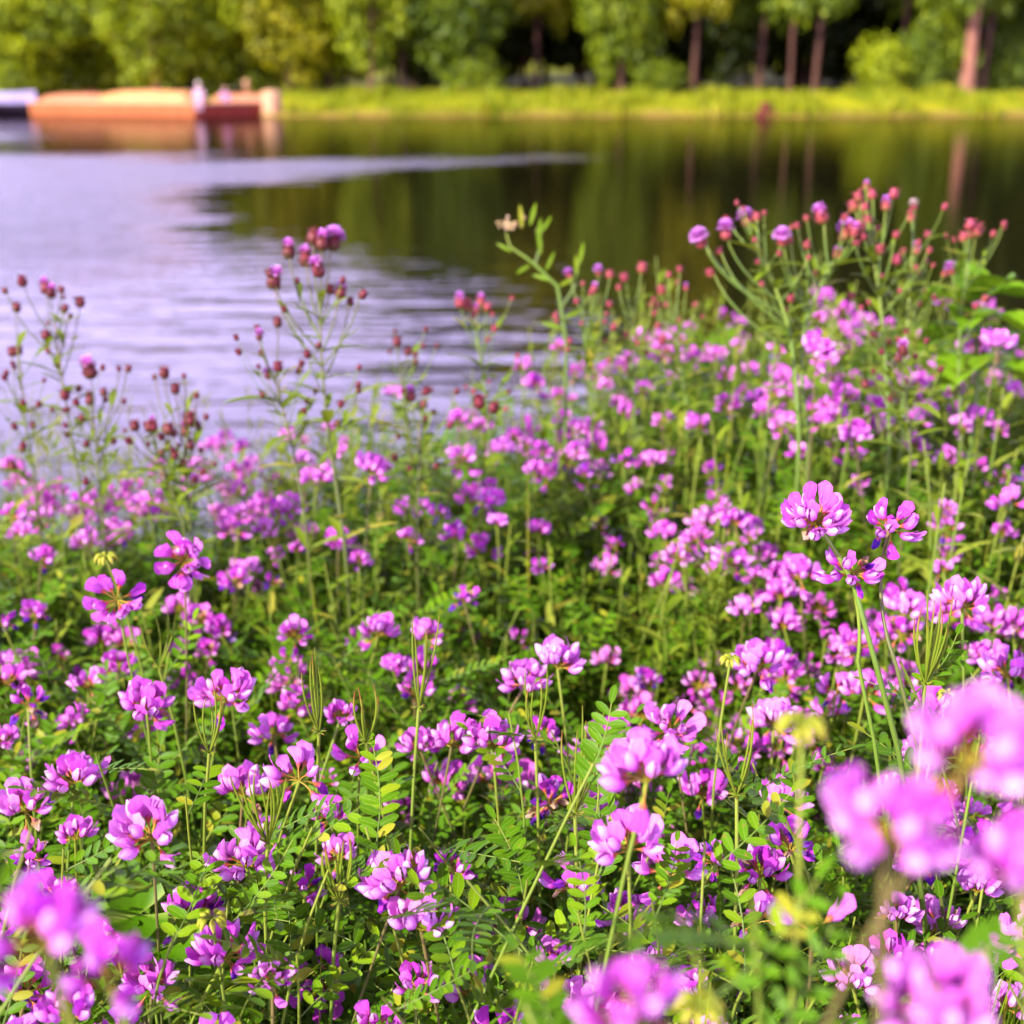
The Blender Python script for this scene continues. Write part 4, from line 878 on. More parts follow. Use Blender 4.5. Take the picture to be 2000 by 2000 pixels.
SH = [ # tip px,py, depth, offset of foot (m right, m away), leaves, label
 (1700, 1250, .66, .06, .02, 4, 'leafy shoot with folded leaflets at the node of the tall stalk'),
 (1120, 1440, .60, -.10, -.02, 5, 'leafy shoot whose slanting green stem crosses the low mid-picture from lower left'),
 (690, 1560, .64, .04, .03, 5, 'upright leafy shoot left of the large pink head'),
 (620, 1640, .63, -.02, .03, 5, 'shoot with big rounded leaflets left of the two large low heads'),
 (880, 1660, .62, .12, .0, 5, 'shoot with a long bare stem slanting down right under the large pink head'),
 (995, 1660, .64, .03, .02, 5, 'fresh feathery shoot right of the small round pink head'),
 (1090, 1720, .60, .0, .02, 5, 'feathery fern-like shoot above the bright blurred head at the bottom'),
 (1010, 1800, .60, -.03, .03, 5, 'leafy shoot near the bottom edge in mid-picture'),
 (850, 1830, .60, .03, .03, 5, 'leafy shoot beside the pale pink half-crown at the bottom'),
 (720, 1880, .58, .02, .04, 5, 'dark leafy shoot at the bottom edge left of middle'),
 (560, 1800, .62, -.03, .03, 5, 'leafy shoot behind the magenta spidery head'),
 (430, 1700, .64, .03, .03, 5, 'leafy shoot below the dense pale pink crown'),
 (330, 1760, .60, .0, .04, 5, 'leafy shoot right of the lower left blurred blossom'),
 (210, 1620, .52, -.08, -.02, 4, 'soft dark shoot with a row of oval leaflets at lower left'),
 (120, 1600, .62, -.02, .03, 5, 'leafy shoot at the left edge above the blurred blossom'),
 (60, 1560, .50, -.04, .01, 5, 'soft leafy shoot at the very left edge'),
 (1300, 1780, .34, .03, -.01, 4, 'blurred big-leafleted shoot low right of middle'),
 (1420, 1690, .33, -.02, -.01, 4, 'blurred green shoot rising left of the single blurred floret'),
 (1640, 1800, .36, .04, .0, 4, 'blurred yellow-green shoot above the pale blurred dome'),
 (1860, 1790, .34, -.02, .0, 4, 'blurred green shoot at the lower right edge'),
 (990, 1895, .36, .02, -.01, 4, 'blurred round-leaved shoot at the bottom edge left of the bright blurred head'),
 (1420, 1830, .60, .03, .03, 5, 'leafy shoot near the bottom edge between blurred leaves'),
 (1540, 1880, .60, .0, .04, 5, 'leafy shoot at the bottom left of the pale blurred dome'),
 (1900, 1850, .60, .03, .03, 5, 'leafy shoot at the lower right corner'),
 (1330, 1590, .62, .03, .03, 5, 'leafy shoot right of the lowest soft pair'),
 (1480, 1540, .66, .03, .03, 5, 'leafy shoot left of the biggest blurred blossom'),
 (1420, 1440, .74, .0, .03, 5, 'yellow-green shoot below the pale flat-topped head'),
 (1880, 1330, .70, .03, .03, 5, 'leafy shoot under the large pale head at the right edge'),
 (1780, 1335, .72, .0, .03, 5, 'leafy shoot with yellow buds right of the seed-pod fan'),
 (1130, 1490, .72, -.03, .03, 5, 'leafy shoot between the crumpled violet head and the neat sharp head'),
 (960, 1345, .78, -.02, .03, 5, 'yellow-green shoot left of the touching pale pair'),
 (790, 1560, .68, .03, .03, 5, 'leafy shoot under the dense mid-field cluster'),
 (500, 1550, .70, .0, .03, 5, 'leafy shoot right of the pointed pink crown'),
 (590, 1560, .66, -.05, .02, 5, 'arching shoot under the open pale head of rounded petals'),
 (350, 1500, .72, .0, .03, 5, 'leafy shoot between the compact head and the pointed pink crown'),
 (320, 1230, .92, .0, .03, 4, 'leafy node where the stems of the two high left heads part'),
 (1040, 1380, .80, .03, .03, 5, 'leafy shoot below the touching pale pair'),
 (1230, 1700, .60, .0, .03, 5, 'leafy shoot under the lowest soft pair'),
 (1130, 1620, .66, .0, .03, 5, 'leafy shoot left of the soft blurred pair'),
 (180, 1420, .78, .03, .03, 5, 'leafy shoot above the crown near the left edge'),
]
for i, (px, py, dp, ox, oy, nl, lab) in enumerate(SH):
    tip = at(px, py, dp); bx, by = tip.x + ox*2.2, max(.1, tip.y + oy*2.2 - .02); leafy_thing((bx, by, ground_z(bx, by) - .01), tip, nl, 500 + i, lab, .5 if dp > .5 else .6, (.06, .09) if dp > .5 else (.055, .075))

# ---- all remaining vetch growth, too dense to count: stems and leaves in one mass, flowers in another
r = random.Random(5); green = Mass(); LLM = []; LLT = []
def in_field(x, y): return y < edge_y(x) + .45
N_SH = 0
for _ in range(4300):
    y = .06 + 2.3*r.random()**.8; x = r.uniform(-1, 1)*(.40 + .58*y)
    if not in_field(x, y): continue
    zt = top_z(x, y) - .018 - abs(r.gauss(0, .08)) - (.05 if y < .5 else 0)
    ye = edge_y(x)
    if y > ye: zt -= (y - ye)*(.9 if x < -.1 else .45)
    base = Vector((x + r.uniform(-.10, .10), max(.04, y + r.uniform(-.10, .10)), 0)); base.z = ground_z(base.x, base.y) - .01
    if zt < base.z + .10: continue
    px, py, dp = to_px((x, y, zt))
    if dp < .40: zt -= .12
    path = leafy_path(r, base, Vector((x, y, zt)), 7); N_SH += 1
    green.raw(G().tube(path, [.0013*(1.2 - .7*i/7) for i in range(8)], 3), 1)
    far = dp > 1.25
    for pts, ms_ in leafy_leaves(r, path, 5 if far else 6, .42 if far else .35, (.06, .10)):
        green.raw(G().tube([pts[0], pts[3], pts[6]], [.0006, .0005, .0003], 3), 1)
        tn = r.uniform(-.3, .25) + .12*noise.noise((x*4, y*4, 2)); LLM += [np.array(M) for M in ms_]; LLT += [tn]*len(ms_)
green.put(LL_LOD, np.array(LLM), LLT, 0)
tag(green.build('vetch_foliage', [M_LEAF, M_STEM]), 'dense feathery green vetch foliage covering the near bank', 'foliage', None, 'stuff')
flo = Mass(); FM = [[], []]; FT_ = [[], []]
for _ in range(3000):
    y = .15 + 2.15*r.random()**.8; x = r.uniform(-1, 1)*(.55 + .75*y)
    if y > edge_y(x) + .12: continue
    z = top_z(x, y) - abs(r.gauss(0, .045)) + (.012 if y > 1.1 else -.015); px, py, dp = to_px((x, y, z))
    inside = -40 < px < 1972 and 0 < py < 1980
    dens = noise.noise((x*3.3, y*3.3, 12))
    if dens < .04 and r.random() < .85: continue
    if 1020 < px < 1360 and 1080 < py < 1300: continue
    if inside and dp < .95 and r.random() < .72: continue
    if dp < .5: continue
    if any(math.hypot(px - a, py - b) < 85 for a, b in ((347, 1050), (222, 1122), (1540, 985), (1678, 1000), (1605, 1085))) and r.random() < .8: continue
    if inside and dp < .85: z -= .03
    tone = min(.85, max(.05, r.gauss(.30, .17))); hub = Vector((x, y, z)); Rm = tilt_frame((r.gauss(0, .3), r.gauss(-.15, .3), 1)); sz = r.uniform(.6, 1.05)*1.2
    for d, s_, roll, old in umbel(r, r.randint(6, 11)):
        k = r.random() < .5; FM[k].append(np.array(frame(Rm @ d, Rm @ Vector((0, 0, 1)), hub, s_*sz, roll))); FT_[k].append(min(1, max(0, tone + r.gauss(0, .08) + (.25 if old else 0))))
    p2 = hub + Vector((r.uniform(-.04, .04), r.uniform(-.04, .04), -.18)); flo.raw(G().tube(bez(p2, (p2 + hub)/2 + Vector((r.uniform(-.01, .01), 0, .02)), hub, 4), .0009, 3), 3)
for k in (0, 1): flo.put(LOD[k], np.array(FM[k]), FT_[k])
tag(flo.build('vetch_blossom_mass', PM + [M_STEM]), 'remaining small pink vetch blossoms crowded between the leaves', 'blossoms', None, 'stuff')

# ---- seed pods, buds
def pods(px, py, dp, n, Lp, label, seed, spread=.35):
    r = random.Random(seed); hub = at(px, py, dp); b = hub + Vector((r.uniform(-.03, .03), r.uniform(-.02, .04), 0)); b.z = ground_z(b.x, b.y)
    root = tag(empty('vetch_pod_cluster', b), label, 'seed pods', 'vetch seed-pod fans'); path = stem_curve(b, hub, r, 8)
    link('stem', G().tube([p - b for p in path], .0011, 6).mesh('stem', M_STEM), root)
    for i in range(n + 2):
        a = r.uniform(0, 6.28); s_ = spread*r.uniform(.3, 1); d = Vector((math.cos(a)*s_, math.sin(a)*s_*.6, 1)).normalized(); L = Lp*r.uniform(.7, 1.1); e = hub + d*L + Vector((r.uniform(-.004, .004), 0, 0))
        c = hub + d*L*.5 + Vector((math.cos(a), math.sin(a)*.6, 0))*.006; pp = bez(hub, c, e, 8)
        link('pod', G().tube([p - b for p in pp], [.0004, .0006, .0007, .0007, .0006, .0007, .0006, .0004, .0002], 5).mesh('pod', M_POD), root)
    g_ = G()
    for i in range(12):
        a = r.uniform(0, 6.28); d = Vector((math.cos(a), math.sin(a), r.uniform(-.2, .8))).normalized(); g_.tube([hub - b, hub - b + d*.005], [.0006, .0003], 4)
    link('receptacle', g_.mesh('receptacle', M_POD), root)
pods(1745, 1290, .68, 9, .050, 'fan of long green upright pods right of the tall stalk', 1, .30)
pods(505, 1590, .66, 8, .045, 'fan of green pods in front of the pointed pink crown', 2)
pods(602, 1380, .76, 4, .050, 'few long pods right of the broad pale pink crown', 3)
pods(790, 1335, .78, 4, .060, 'thin tall pods left of the dense mid-field cluster', 4)
pods(690, 1400, .68, 3, .035, 'short curved pods above the wide sparse umbel', 5)
pods(1085, 1535, .66, 4, .060, 'tall thin pods rising from the crumpled violet head', 6)
pods(1390, 1500, .68, 4, .055, 'brown-tipped pods right of the soft tall blurred head', 7)
pods(395, 1420, .74, 4, .045, 'dark pods between the broad crown and the pointed crown', 8)
pods(640, 1700, .64, 6, .040, 'cluster of pods left of the large pink head', 9)
pods(1010, 1395, .78, 3, .05, 'pods just under the touching pale pair', 10)
pods(300, 1260, .88, 3, .05, 'single-file pods below the full ring-shaped head', 11)
def buds(px, py, dp, n, sz, label, seed):
    r = random.Random(seed); hub = at(px, py, dp); b = hub + Vector((r.uniform(-.03, .03), r.uniform(0, .04), 0)); b.z = ground_z(b.x, b.y)
    root = tag(empty('vetch_bud_cluster', b), label, 'flower bud', 'yellow-green vetch bud clusters'); path = stem_curve(b, hub, r, 8)
    link('stem', G().tube([p - b for p in path], .0009, 6).mesh('stem', M_STEM), root)
    for i in range(n):
        a = 2*math.pi*i/n + r.uniform(-.2, .2); o = Vector((math.cos(a), math.sin(a), 0)); p0 = hub - b; p1 = p0 + o*sz*.55 + Vector((0, 0, sz*.35)); p2 = p1 + o*sz*.3 - Vector((0, 0, sz*.65))
        pp = bez(p0, p1 + Vector((0, 0, sz*.2)), p2, 6); link('bud', G().tube(pp, [sz*.05, sz*.05, sz*.07, sz*.14, sz*.18, sz*.14, sz*.03], 6).mesh('bud', M_BUD), root)
buds(1512, 1370, .36, 9, .0085, 'blurred yellow bud cluster right of the flat-topped head', 1)
buds(1378, 1245, .80, 9, .008, 'yellow-green bud cluster left of the crown above the flat-topped head', 2)
buds(1790, 1312, .72, 9, .008, 'yellow-green bud cluster right of the seed-pod fan', 3)
buds(1860, 1320, .70, 6, .009, 'drooping green bud cluster under the large pale head at the right edge', 4)
buds(200, 1052, .92, 9, .010, 'cream-yellow bud cluster above the five-rayed open head', 5)
buds(400, 1735, .62, 9, .009, 'yellow bud cluster below the dense pale pink crown', 6)
buds(1320, 1900, .36, 8, .0085, 'blurred yellow buds at the bottom right of middle', 7)

# ---- thistles
def bract_mesh(seed, m):
    r = random.Random(seed); prof = [(0, .0), (.55, .05), (.95, .25), (1.0, .45), (.85, .68), (.66, .88), (.60, 1.0)]; n = 10; g_ = G()
    pts = [(rr*(1 + .10*((i + j) % 2) + r.uniform(-.03, .03))*math.cos(2*math.pi*i/n)*.0056, rr*(1 + .10*((i + j) % 2))*math.sin(2*math.pi*i/n)*.0056, z*.0135) for j, (rr, z) in enumerate(prof) for i in range(n)]
    g_.grid(pts, n, len(prof), closed=True)
    for j in range(34):
        a = r.uniform(0, 6.28); z = r.uniform(.1, .95); rr = .0056*.92; p = Vector((math.cos(a)*rr, math.sin(a)*rr, z*.0135)); d = Vector((math.cos(a)*r.uniform(.4, 1.2), math.sin(a)*r.uniform(.4, 1.2), .8)).normalized()*r.uniform(.003, .0052); s_ = Vector((-math.sin(a), math.cos(a), 0))*.0011
        g_.quad(p - s_, p + s_, p + d + s_*.2, p + d - s_*.2)
    return g_.mesh('flower_head', m)
def tuft_mesh(seed, m, rad, h, n):
    r = random.Random(seed); g_ = G()
    for _ in range(n):
        a = r.uniform(0, 6.28); e = r.uniform(0, 1)**.55*R(100); d = Vector((math.cos(a)*math.sin(e)*rad, math.sin(a)*math.sin(e)*rad, h*math.cos(e)))*r.uniform(.85, 1.08); b = Vector((math.cos(a)*.002, math.sin(a)*.002, .013)); s_ = Vector((-math.sin(a), math.cos(a), 0))*.0011
        mid = b + d*.6 + Vector((0, 0, .001)); t = b + d; g_.grid([b - s_*.5, b + s_*.5, mid - s_, mid + s_, t - s_*1.3, t + s_*1.3], 2, 3, 0)
    return g_.mesh('tuft', m)
ME_BR = [bract_mesh(i, M_BRACT) for i in range(2)]; ME_BR2 = [bract_mesh(i + 5, M_BRACT2) for i in range(2)]
ME_TU = [tuft_mesh(i, M_TUFT, .0084, .0098, 170) for i in range(2)]; ME_TUS = tuft_mesh(9, M_TUFT, .005, .007, 40); ME_FL = tuft_mesh(12, M_FLUFF, .009, .009, 60)
def lance(L, wd_, n=6, wav=.25):
    pts = []
    for j in range(n + 1):
        v = j/n; hw = wd_*math.sin(math.pi*(.06 + .92*v))**.8*(1 + wav*(j % 2 - .5))
        for i in range(3): u = i - 1; pts.append((v*L, u*hw, .3*abs(u)*hw - .25*L*v*v))
    return G().grid(pts, 3, n + 1, 0)
ME_TL = [lance(.05, .006).mesh('leaf', M_TLEAF), lance(.032, .0045).mesh('leaf', M_TLEAF)]; LANCE = lance(.05, .0055, 4, .15).arr()
def thistle(dp, stem_px, heads, label, seed, salmon=False, rad=.0019, nleaf=8):
    r = random.Random(seed); P = [at(x, y, dp) for x, y in stem_px]; b = P[0].copy(); b.z = ground_z(b.x, b.y); b.y += .02
    root = tag(empty('thistle', b), label, 'thistle', 'thistles on the near bank'); ctrl = [b] + P; path = []
    for i in range(len(ctrl) - 1):
        for k in range(4): path.append(ctrl[i].lerp(ctrl[i+1], k/4))
    path.append(ctrl[-1]); sm_p = [path[0]] + [(path[i-1] + path[i]*2 + path[i+1])/4 for i in range(1, len(path)-1)] + [path[-1]]
    ms_t = M_STEM if salmon else M_DARKSTEM; rad *= .80 if salmon else .75
    link('stem', G().tube([p - b for p in sm_p], [rad*(1.25 - .65*i/(len(sm_p) - 1)) for i in range(len(sm_p))], 6).mesh('stem', ms_t), root)
    for hx, hy, kind, s_ in heads:
        hp = at(hx, hy, dp + r.uniform(-.03, .03)); lower = [p for p in sm_p if p.z < hp.z - .028] or [sm_p[0]]
        o = min(lower[-max(6, len(lower)//2):], key=lambda p: (p - hp).length*.6 + abs((hp.z - p.z) - .08)*.6); mid = o.lerp(hp, .5) + Vector(((hp.x - o.x)*.30, 0, -(hp - o).length*.05)); pp = bez(o, mid, hp, 6)
        link('branch', G().tube([p - b for p in pp], [rad*.62*(1 - .35*i/6) for i in range(7)], 5).mesh('branch', ms_t), root)
        ax = (pp[-1] - pp[-2]).normalized() + Vector((r.gauss(0, .28), r.gauss(.05, .20), .7)); M = tilt_frame(ax).to_4x4() @ Matrix.Scale(s_*(.84 if salmon else .95)*r.uniform(.68, 1.22), 4); M.translation = hp - b - Vector((0, 0, .006))
        fh = link('flower_head', r.choice(ME_BR2 if salmon else ME_BR), root, M)
        if kind == 'o': link('tuft', r.choice(ME_TU), fh)
        elif kind == 'h': link('tuft', ME_TUS, fh)
        elif kind == 'f': link('tuft', ME_FL, fh)
        if r.random() < .6:
            q = pp[r.choice((1, 2, 3))]; link('leaf', ME_TL[1], root, frame((r.uniform(-1, 1), r.uniform(-1, 1), .7), (0, 0, 1), q - b, r.uniform(.5, 1.0)))
    for k in range(10):                              # side twigs with small buds
        q = sm_p[int(r.uniform(.45, .97)*(len(sm_p) - 1))]; a = r.uniform(0, 6.28); L = r.uniform(.025, .07); e = q + Vector((math.cos(a)*L*.6, math.sin(a)*L*.5, L)); pp = bez(q, q.lerp(e, .5) + Vector((math.cos(a), math.sin(a), 0))*L*.15, e, 5)
        link('branch', G().tube([p - b for p in pp], [rad*.45*(1 - .4*i/5) for i in range(6)], 4).mesh('branch', M_STEM), root)
        M = tilt_frame((pp[-1] - pp[-2])).to_4x4() @ Matrix.Scale(r.uniform(.35, .6), 4); M.translation = e - b - Vector((0, 0, .002)); link('flower_head', r.choice(ME_BR2 if salmon else ME_BR), root, M)
        link('leaf', ME_TL[1], root, frame((math.cos(a + 1), math.sin(a + 1), r.uniform(.4, 1.2)), (0, 0, 1), pp[2] - b, r.uniform(.4, .9)))
    nleaf = int(nleaf*1.8)
    for k in range(nleaf):
        q = sm_p[int((.25 + .7*k/nleaf)*(len(sm_p) - 1))]; a = 2.4*k + r.uniform(-.3, .3); link('leaf', ME_TL[k % 2], root, frame((math.cos(a), math.sin(a), r.uniform(.1, .9)), (0, 0, 1), q - b, r.uniform(.7, 1.2)))
    return root
thistle(1.30, [(158, 1000), (145, 880), (122, 745), (103, 610)], [(42, 530, 'c', 1.1), (10, 545, 'c', .6), (95, 553, 'h', 1.3), (114, 543, 'c', .9), (88, 545, 'h', 1.0), (152, 570, 'c', .8), (120, 582, 'c', .7), (86, 632, 'c', .8), (130, 590, 'c', .6), (122, 745, 'c', .9)], 'tall maroon thistle at the left edge, tallest of its clump', 1)
thistle(1.33, [(75, 1000), (62, 880), (45, 780), (38, 690)], [(22, 664, 'c', 1.25), (34, 660, 'c', .8), (30, 580, 'c', .9), (10, 700, 'c', .6), (62, 800, 'c', .7), (40, 845, 'c', .7), (25, 880, 'h', .8)], 'thistle at the very left edge with a bent maroon head', 2)
thistle(1.28, [(195, 1000), (185, 880), (176, 790)], [(172, 705, 'h', 1.35), (196, 738, 'c', .9), (168, 755, 'c', .8), (225, 690, 'c', .5), (240, 692, 'c', .5), (212, 740, 'c', .5)], 'maroon thistle with one large spreading brown head left of the open water', 3)
thistle(1.22, [(350, 1000), (325, 930), (295, 860)], [(254, 803, 'c', 1.1), (246, 828, 'c', .8), (283, 805, 'c', .8), (318, 812, 'c', .9), (290, 795, 'h', .7)], 'short thistle with upright maroon buds against the water', 4)
thistle(1.25, [(360, 1010), (352, 920), (350, 850)], [(358, 797, 'c', 1.1), (372, 798, 'c', .8), (350, 815, 'h', .8), (330, 733, 'c', 1.0), (308, 704, 'c', .9), (348, 703, 'c', .5), (370, 742, 'c', .5), (292, 706, 'c', .5)], 'thin-branched thistle with small maroon heads beside the short thistle', 5)
thistle(1.18, [(655, 1060), (632, 900), (618, 800), (607, 690), (604, 590)], [(545, 478, 'h', 1.35), (578, 492, 'h', 1.1), (590, 452, 'c', 1.2), (625, 462, 'o', .95), (606, 462, 'h', 1.1), (514, 535, 'h', 1.3), (510, 512, 'c', .9), (605, 512, 'h', 1.0), (622, 545, 'c', .9), (640, 553, 'h', .8), (680, 553, 'c', .7), (660, 565, 'c', .6)], 'tallest thistle before the lake with pink and red heads in a flat top', 6, False, .0024, 10)
thistle(1.20, [(580, 1000), (552, 840), (533, 770), (520, 715)], [(488, 632, 'o', .8), (524, 607, 'c', .8), (504, 705, 'o', .85), (524, 690, 'c', .8), (495, 660, 'c', .5)], 'slim thistle leaning left beside the tallest one, two magenta tufts', 7)
thistle(1.45, [(925, 850), (915, 740), (900, 640)], [(868, 572, 'h', 1.1), (885, 578, 'c', 1.1), (900, 585, 'h', 1.1), (918, 578, 'c', 1.1), (892, 592, 'c', 1.0), (908, 570, 'h', .9)], 'flat-topped red flower cluster alone before the rippled water', 8, True)
thistle(1.42, [(775, 840), (762, 760), (755, 690)], [(750, 645, 'c', .8), (768, 662, 'c', .8), (745, 620, 'c', .5)], 'small two-headed thistle in front of grey-lilac water', 9)
thistle(1.42, [(1120, 760), (1105, 660), (1100, 590)], [(1076, 517, 'o', .9), (1130, 512, 'o', .9), (1152, 517, 'c', .9), (1118, 545, 'h', 1.0), (1050, 595, 'c', .8), (1100, 530, 'c', .7)], 'thistle with two lilac tufts right of the narrow-leaved plant', 10, True)
thistle(1.46, [(1200, 780), (1190, 680), (1192, 600)], [(1181, 522, 'c', 1.0), (1210, 507, 'c', 1.0), (1232, 560, 'c', .7), (1168, 540, 'c', .7)], 'thistle with two small crimson buds in the low row', 11, True)
thistle(1.46, [(1300, 800), (1285, 690), (1268, 620)], [(1283, 505, 'c', .9), (1250, 548, 'c', .9), (1262, 515, 'c', .8), (1240, 575, 'c', .7), (1295, 540, 'h', .8), (1310, 570, 'c', .6)], 'bushy thistle with crimson buds left of the forked one', 12, True, .0019, 14)
thistle(1.30, [(1510, 860), (1500, 700), (1490, 620), (1455, 520), (1425, 450)], [(1327, 458, 'o', 1.05), (1322, 442, 'c', .8), (1370, 443, 'o', .95), (1375, 415, 'c', .9), (1412, 418, 'o', 1.3), (1428, 408, 'c', 1.0), (1345, 512, 'c', .8), (1358, 470, 'c', .7)], 'forked thistle with large lilac tufts against dark reflections', 13, True, .0028, 12)
thistle(1.32, [(1530, 860), (1512, 720), (1515, 620), (1555, 520), (1590, 470)], [(1478, 455, 'o', .95), (1492, 450, 'c', .7), (1505, 422, 'c', .95), (1555, 412, 'h', 1.2), (1592, 443, 'o', 1.25), (1612, 438, 'h', 1.0), (1615, 455, 'c', .8), (1525, 460, 'c', .8), (1580, 480, 'h', .8)], 'thistle with a bright round lilac tuft between the forked and the salmon-red one', 14, True, .0028, 12)
thistle(1.34, [(1680, 860), (1672, 700), (1660, 560), (1640, 440)], [(1633, 348, 'h', .9), (1622, 372, 'c', 1.2), (1646, 368, 'c', 1.2), (1614, 392, 'c', 1.1), (1632, 390, 'c', 1.0), (1686, 366, 'c', 1.1), (1672, 388, 'h', 1.0), (1625, 430, 'c', 1.1), (1606, 425, 'c', 1.0), (1655, 432, 'c', .9), (1660, 470, 'c', .9), (1690, 440, 'c', .8), (1640, 415, 'c', .9)], 'tallest salmon-red thistle crowded with closed heads at right', 15, True, .0026, 12)
thistle(1.36, [(1700, 860), (1706, 700), (1715, 560), (1722, 470)], [(1726, 387, 'f', .8), (1720, 410, 'c', 1.1), (1752, 442, 'c', 1.1), (1730, 472, 'h', 1.2), (1705, 470, 'c', .9), (1748, 488, 'c', .8), (1690, 490, 'c', .9), (1664, 522, 'c', .8), (1590, 580, 'c', .7), (1610, 555, 'c', .7)], 'salmon-red thistle with one white seed puff right of the tallest one', 16, True, .0022, 12)
thistle(1.38, [(1815, 860), (1808, 700), (1812, 600), (1826, 500)], [(1830, 440, 'h', 1.0), (1818, 448, 'c', 1.0), (1842, 438, 'c', 1.1), (1828, 425, 'c', .9), (1797, 510, 'o', .95)], 'thistle with a ragged red top and one violet tuft near the right edge', 17, True)
thistle(1.20, [(1720, 880), (1712, 780), (1706, 710)], [(1705, 660, 'h', 1.15), (1635, 722, 'c', .9)], 'single crimson thistle head on the skyline right of the magenta-pink head', 18)
thistle(1.25, [(785, 1000), (792, 880), (790, 790)], [(775, 748, 'h', 1.0), (800, 760, 'c', .9), (905, 760, 'c', .9), (930, 770, 'c', .8)], 'half-hidden thistle with dark red heads among pink blossoms at the water line', 19)

# narrow-leaved green plant and broad-leaved plant
b = at(1075, 700, 1.44); b.z = ground_z(b.x, b.y); root = tag(empty('loosestrife', b), 'narrow-leaved green plant with a cream flower cluster before the lake', 'plant'); root.name = 'narrow_leaved_plant'
P = [b, at(1068, 640, 1.44), at(1052, 540, 1.44), at(1005, 495, 1.44), at(962, 465, 1.44), at(955, 440, 1.44)]
link('stem', G().tube([p - b for p in P], [.0026, .0024, .0022, .0018, .0014, .001], 6).mesh('stem', M_STEM), root)
P2 = [at(1010, 498, 1.44), at(1018, 470, 1.44), at(1012, 430, 1.44)]; link('branch', G().tube([p - b for p in P2], [.0016, .0013, .001], 6).mesh('branch', M_STEM), root)
P3 = [at(1060, 580, 1.44), at(1085, 540, 1.44), at(1092, 490, 1.44)]; link('branch', G().tube([p - b for p in P3], [.0016, .0013, .001], 6).mesh('branch', M_STEM), root)
ME_NL = lance(.045, .0045, 6, .1).mesh('leaf', M_BLADE)
for (x, y, dx, dz, s_) in ((985, 430, -.1, 1, .9), (1000, 425, .25, 1, .9), (1015, 460, .1, 1, 1.0), (1020, 480, -.1, 1, .9), (1092, 500, .2, 1, .9), (1088, 520, -.05, 1, .8), (1045, 530, -1, .3, .9), (1055, 540, 1, .6, .8), (1000, 500, -.5, -.3, .7), (965, 475, -.7, .4, .7), (1030, 510, .4, .9, .8), (1020, 440, .5, .8, .8), (1062, 600, 1, .4, .9), (1062, 620, -1, .3, .9)):
    link('leaf', ME_NL, root, frame((dx, .1, dz), (0, -1, .3), at(x, y, 1.44) - b, s_*.66))
g_ = G(); rr_ = random.Random(3)
for _ in range(36):
    c = at(rr_.gauss(962, 11), rr_.gauss(424, 6), 1.44 + rr_.gauss(0, .008)) - b; d = Vector((rr_.gauss(0, 1), rr_.gauss(0, 1), rr_.gauss(.4, 1))).normalized()
    g_.tube([c, c + d*.003, c + d*.005], [.0006, .0018, .0004], 5)
link('flower_cluster', g_.mesh('flower_cluster', M_CREAM), root)
b = at(1850, 800, 1.42); b.z = ground_z(b.x, b.y); root = tag(empty('broad_leaved_plant', b), 'bright broad-leaved green plant at the right edge under the ragged red thistle', 'plant')
P = [b, at(1846, 700, 1.42), at(1840, 600, 1.42), at(1842, 560, 1.42)]; link('stem', G().tube([p - b for p in P], [.003, .0028, .0022, .0015], 7).mesh('stem', M_STEM), root)
def broad(L, wd_):
    pts = []
    for j in range(8):
        v = j/7; hw = wd_*math.sin(math.pi*(.05 + .93*v**.8))**.75*(1 + .12*(j % 2))
        for i in range(5): u = (i - 2)/2; pts.append((v*L, u*hw, .35*abs(u)*hw - .3*L*v*v + .004*math.sin(7*v + 3*u)))
    return G().grid(pts, 5, 8, 0)
ME_BL = broad(.070, .027).mesh('leaf', M_BROAD)
for k, (x, y, dx, dy, dz, s_) in enumerate(((1842, 565, .8, -.3, .35, 1.0), (1838, 570, -.8, -.2, .3, 1.0), (1842, 560, .2, -.6, .6, .9), (1840, 590, -.4, -.8, .2, 1.1), (1842, 600, .7, -.6, .1, 1.1), (1842, 620, -.9, -.3, .0, 1.1), (1846, 640, .9, .2, .1, 1.1), (1840, 560, -.2, .6, .7, .9), (1846, 670, -.6, -.7, .0, 1.2), (1848, 690, .8, -.5, .0, 1.2))):
    link('leaf', ME_BL, root, frame((dx, dy, dz), (0, 0, 1), at(x, y, 1.42) - b, s_))

# round crinkled leaves low among the vetch
b = at(255, 1830, .62); b.z = ground_z(b.x, b.y); root = tag(empty('mallow_plant', b), 'low plant with round crinkled leaves right of the lower left blurred blossom', 'plant')
pts = []
for j in range(7):
    q = j/6
    for i in range(16):
        a = R(20) + R(320)*i/15; k_ = q*.024*(1 + .07*math.cos(9*a)); pts.append((k_*math.cos(a), k_*math.sin(a), .004*q*q + .0016*math.sin(9*a)*q))
ME_RL = G().grid([(a*.7, b*.7, c*1.6) for a, b, c in pts], 16, 7, 0).mesh('leaf', M_LEAF)
for (x, y, ax) in ((262, 1725, (.2, -.5, 1)), (215, 1770, (-.3, -.4, 1)), (300, 1790, (.3, -.2, 1))):
    p = at(x, y, .66); link('leaf_stalk', G().tube([q - b for q in bez(b, (b + p)/2 + Vector((.01, .01, .03)), p, 6)], .0009, 5).mesh('leaf_stalk', M_STEM), root)
    M = tilt_frame(ax).to_4x4(); M.translation = p - b; link('leaf', ME_RL, root, M)

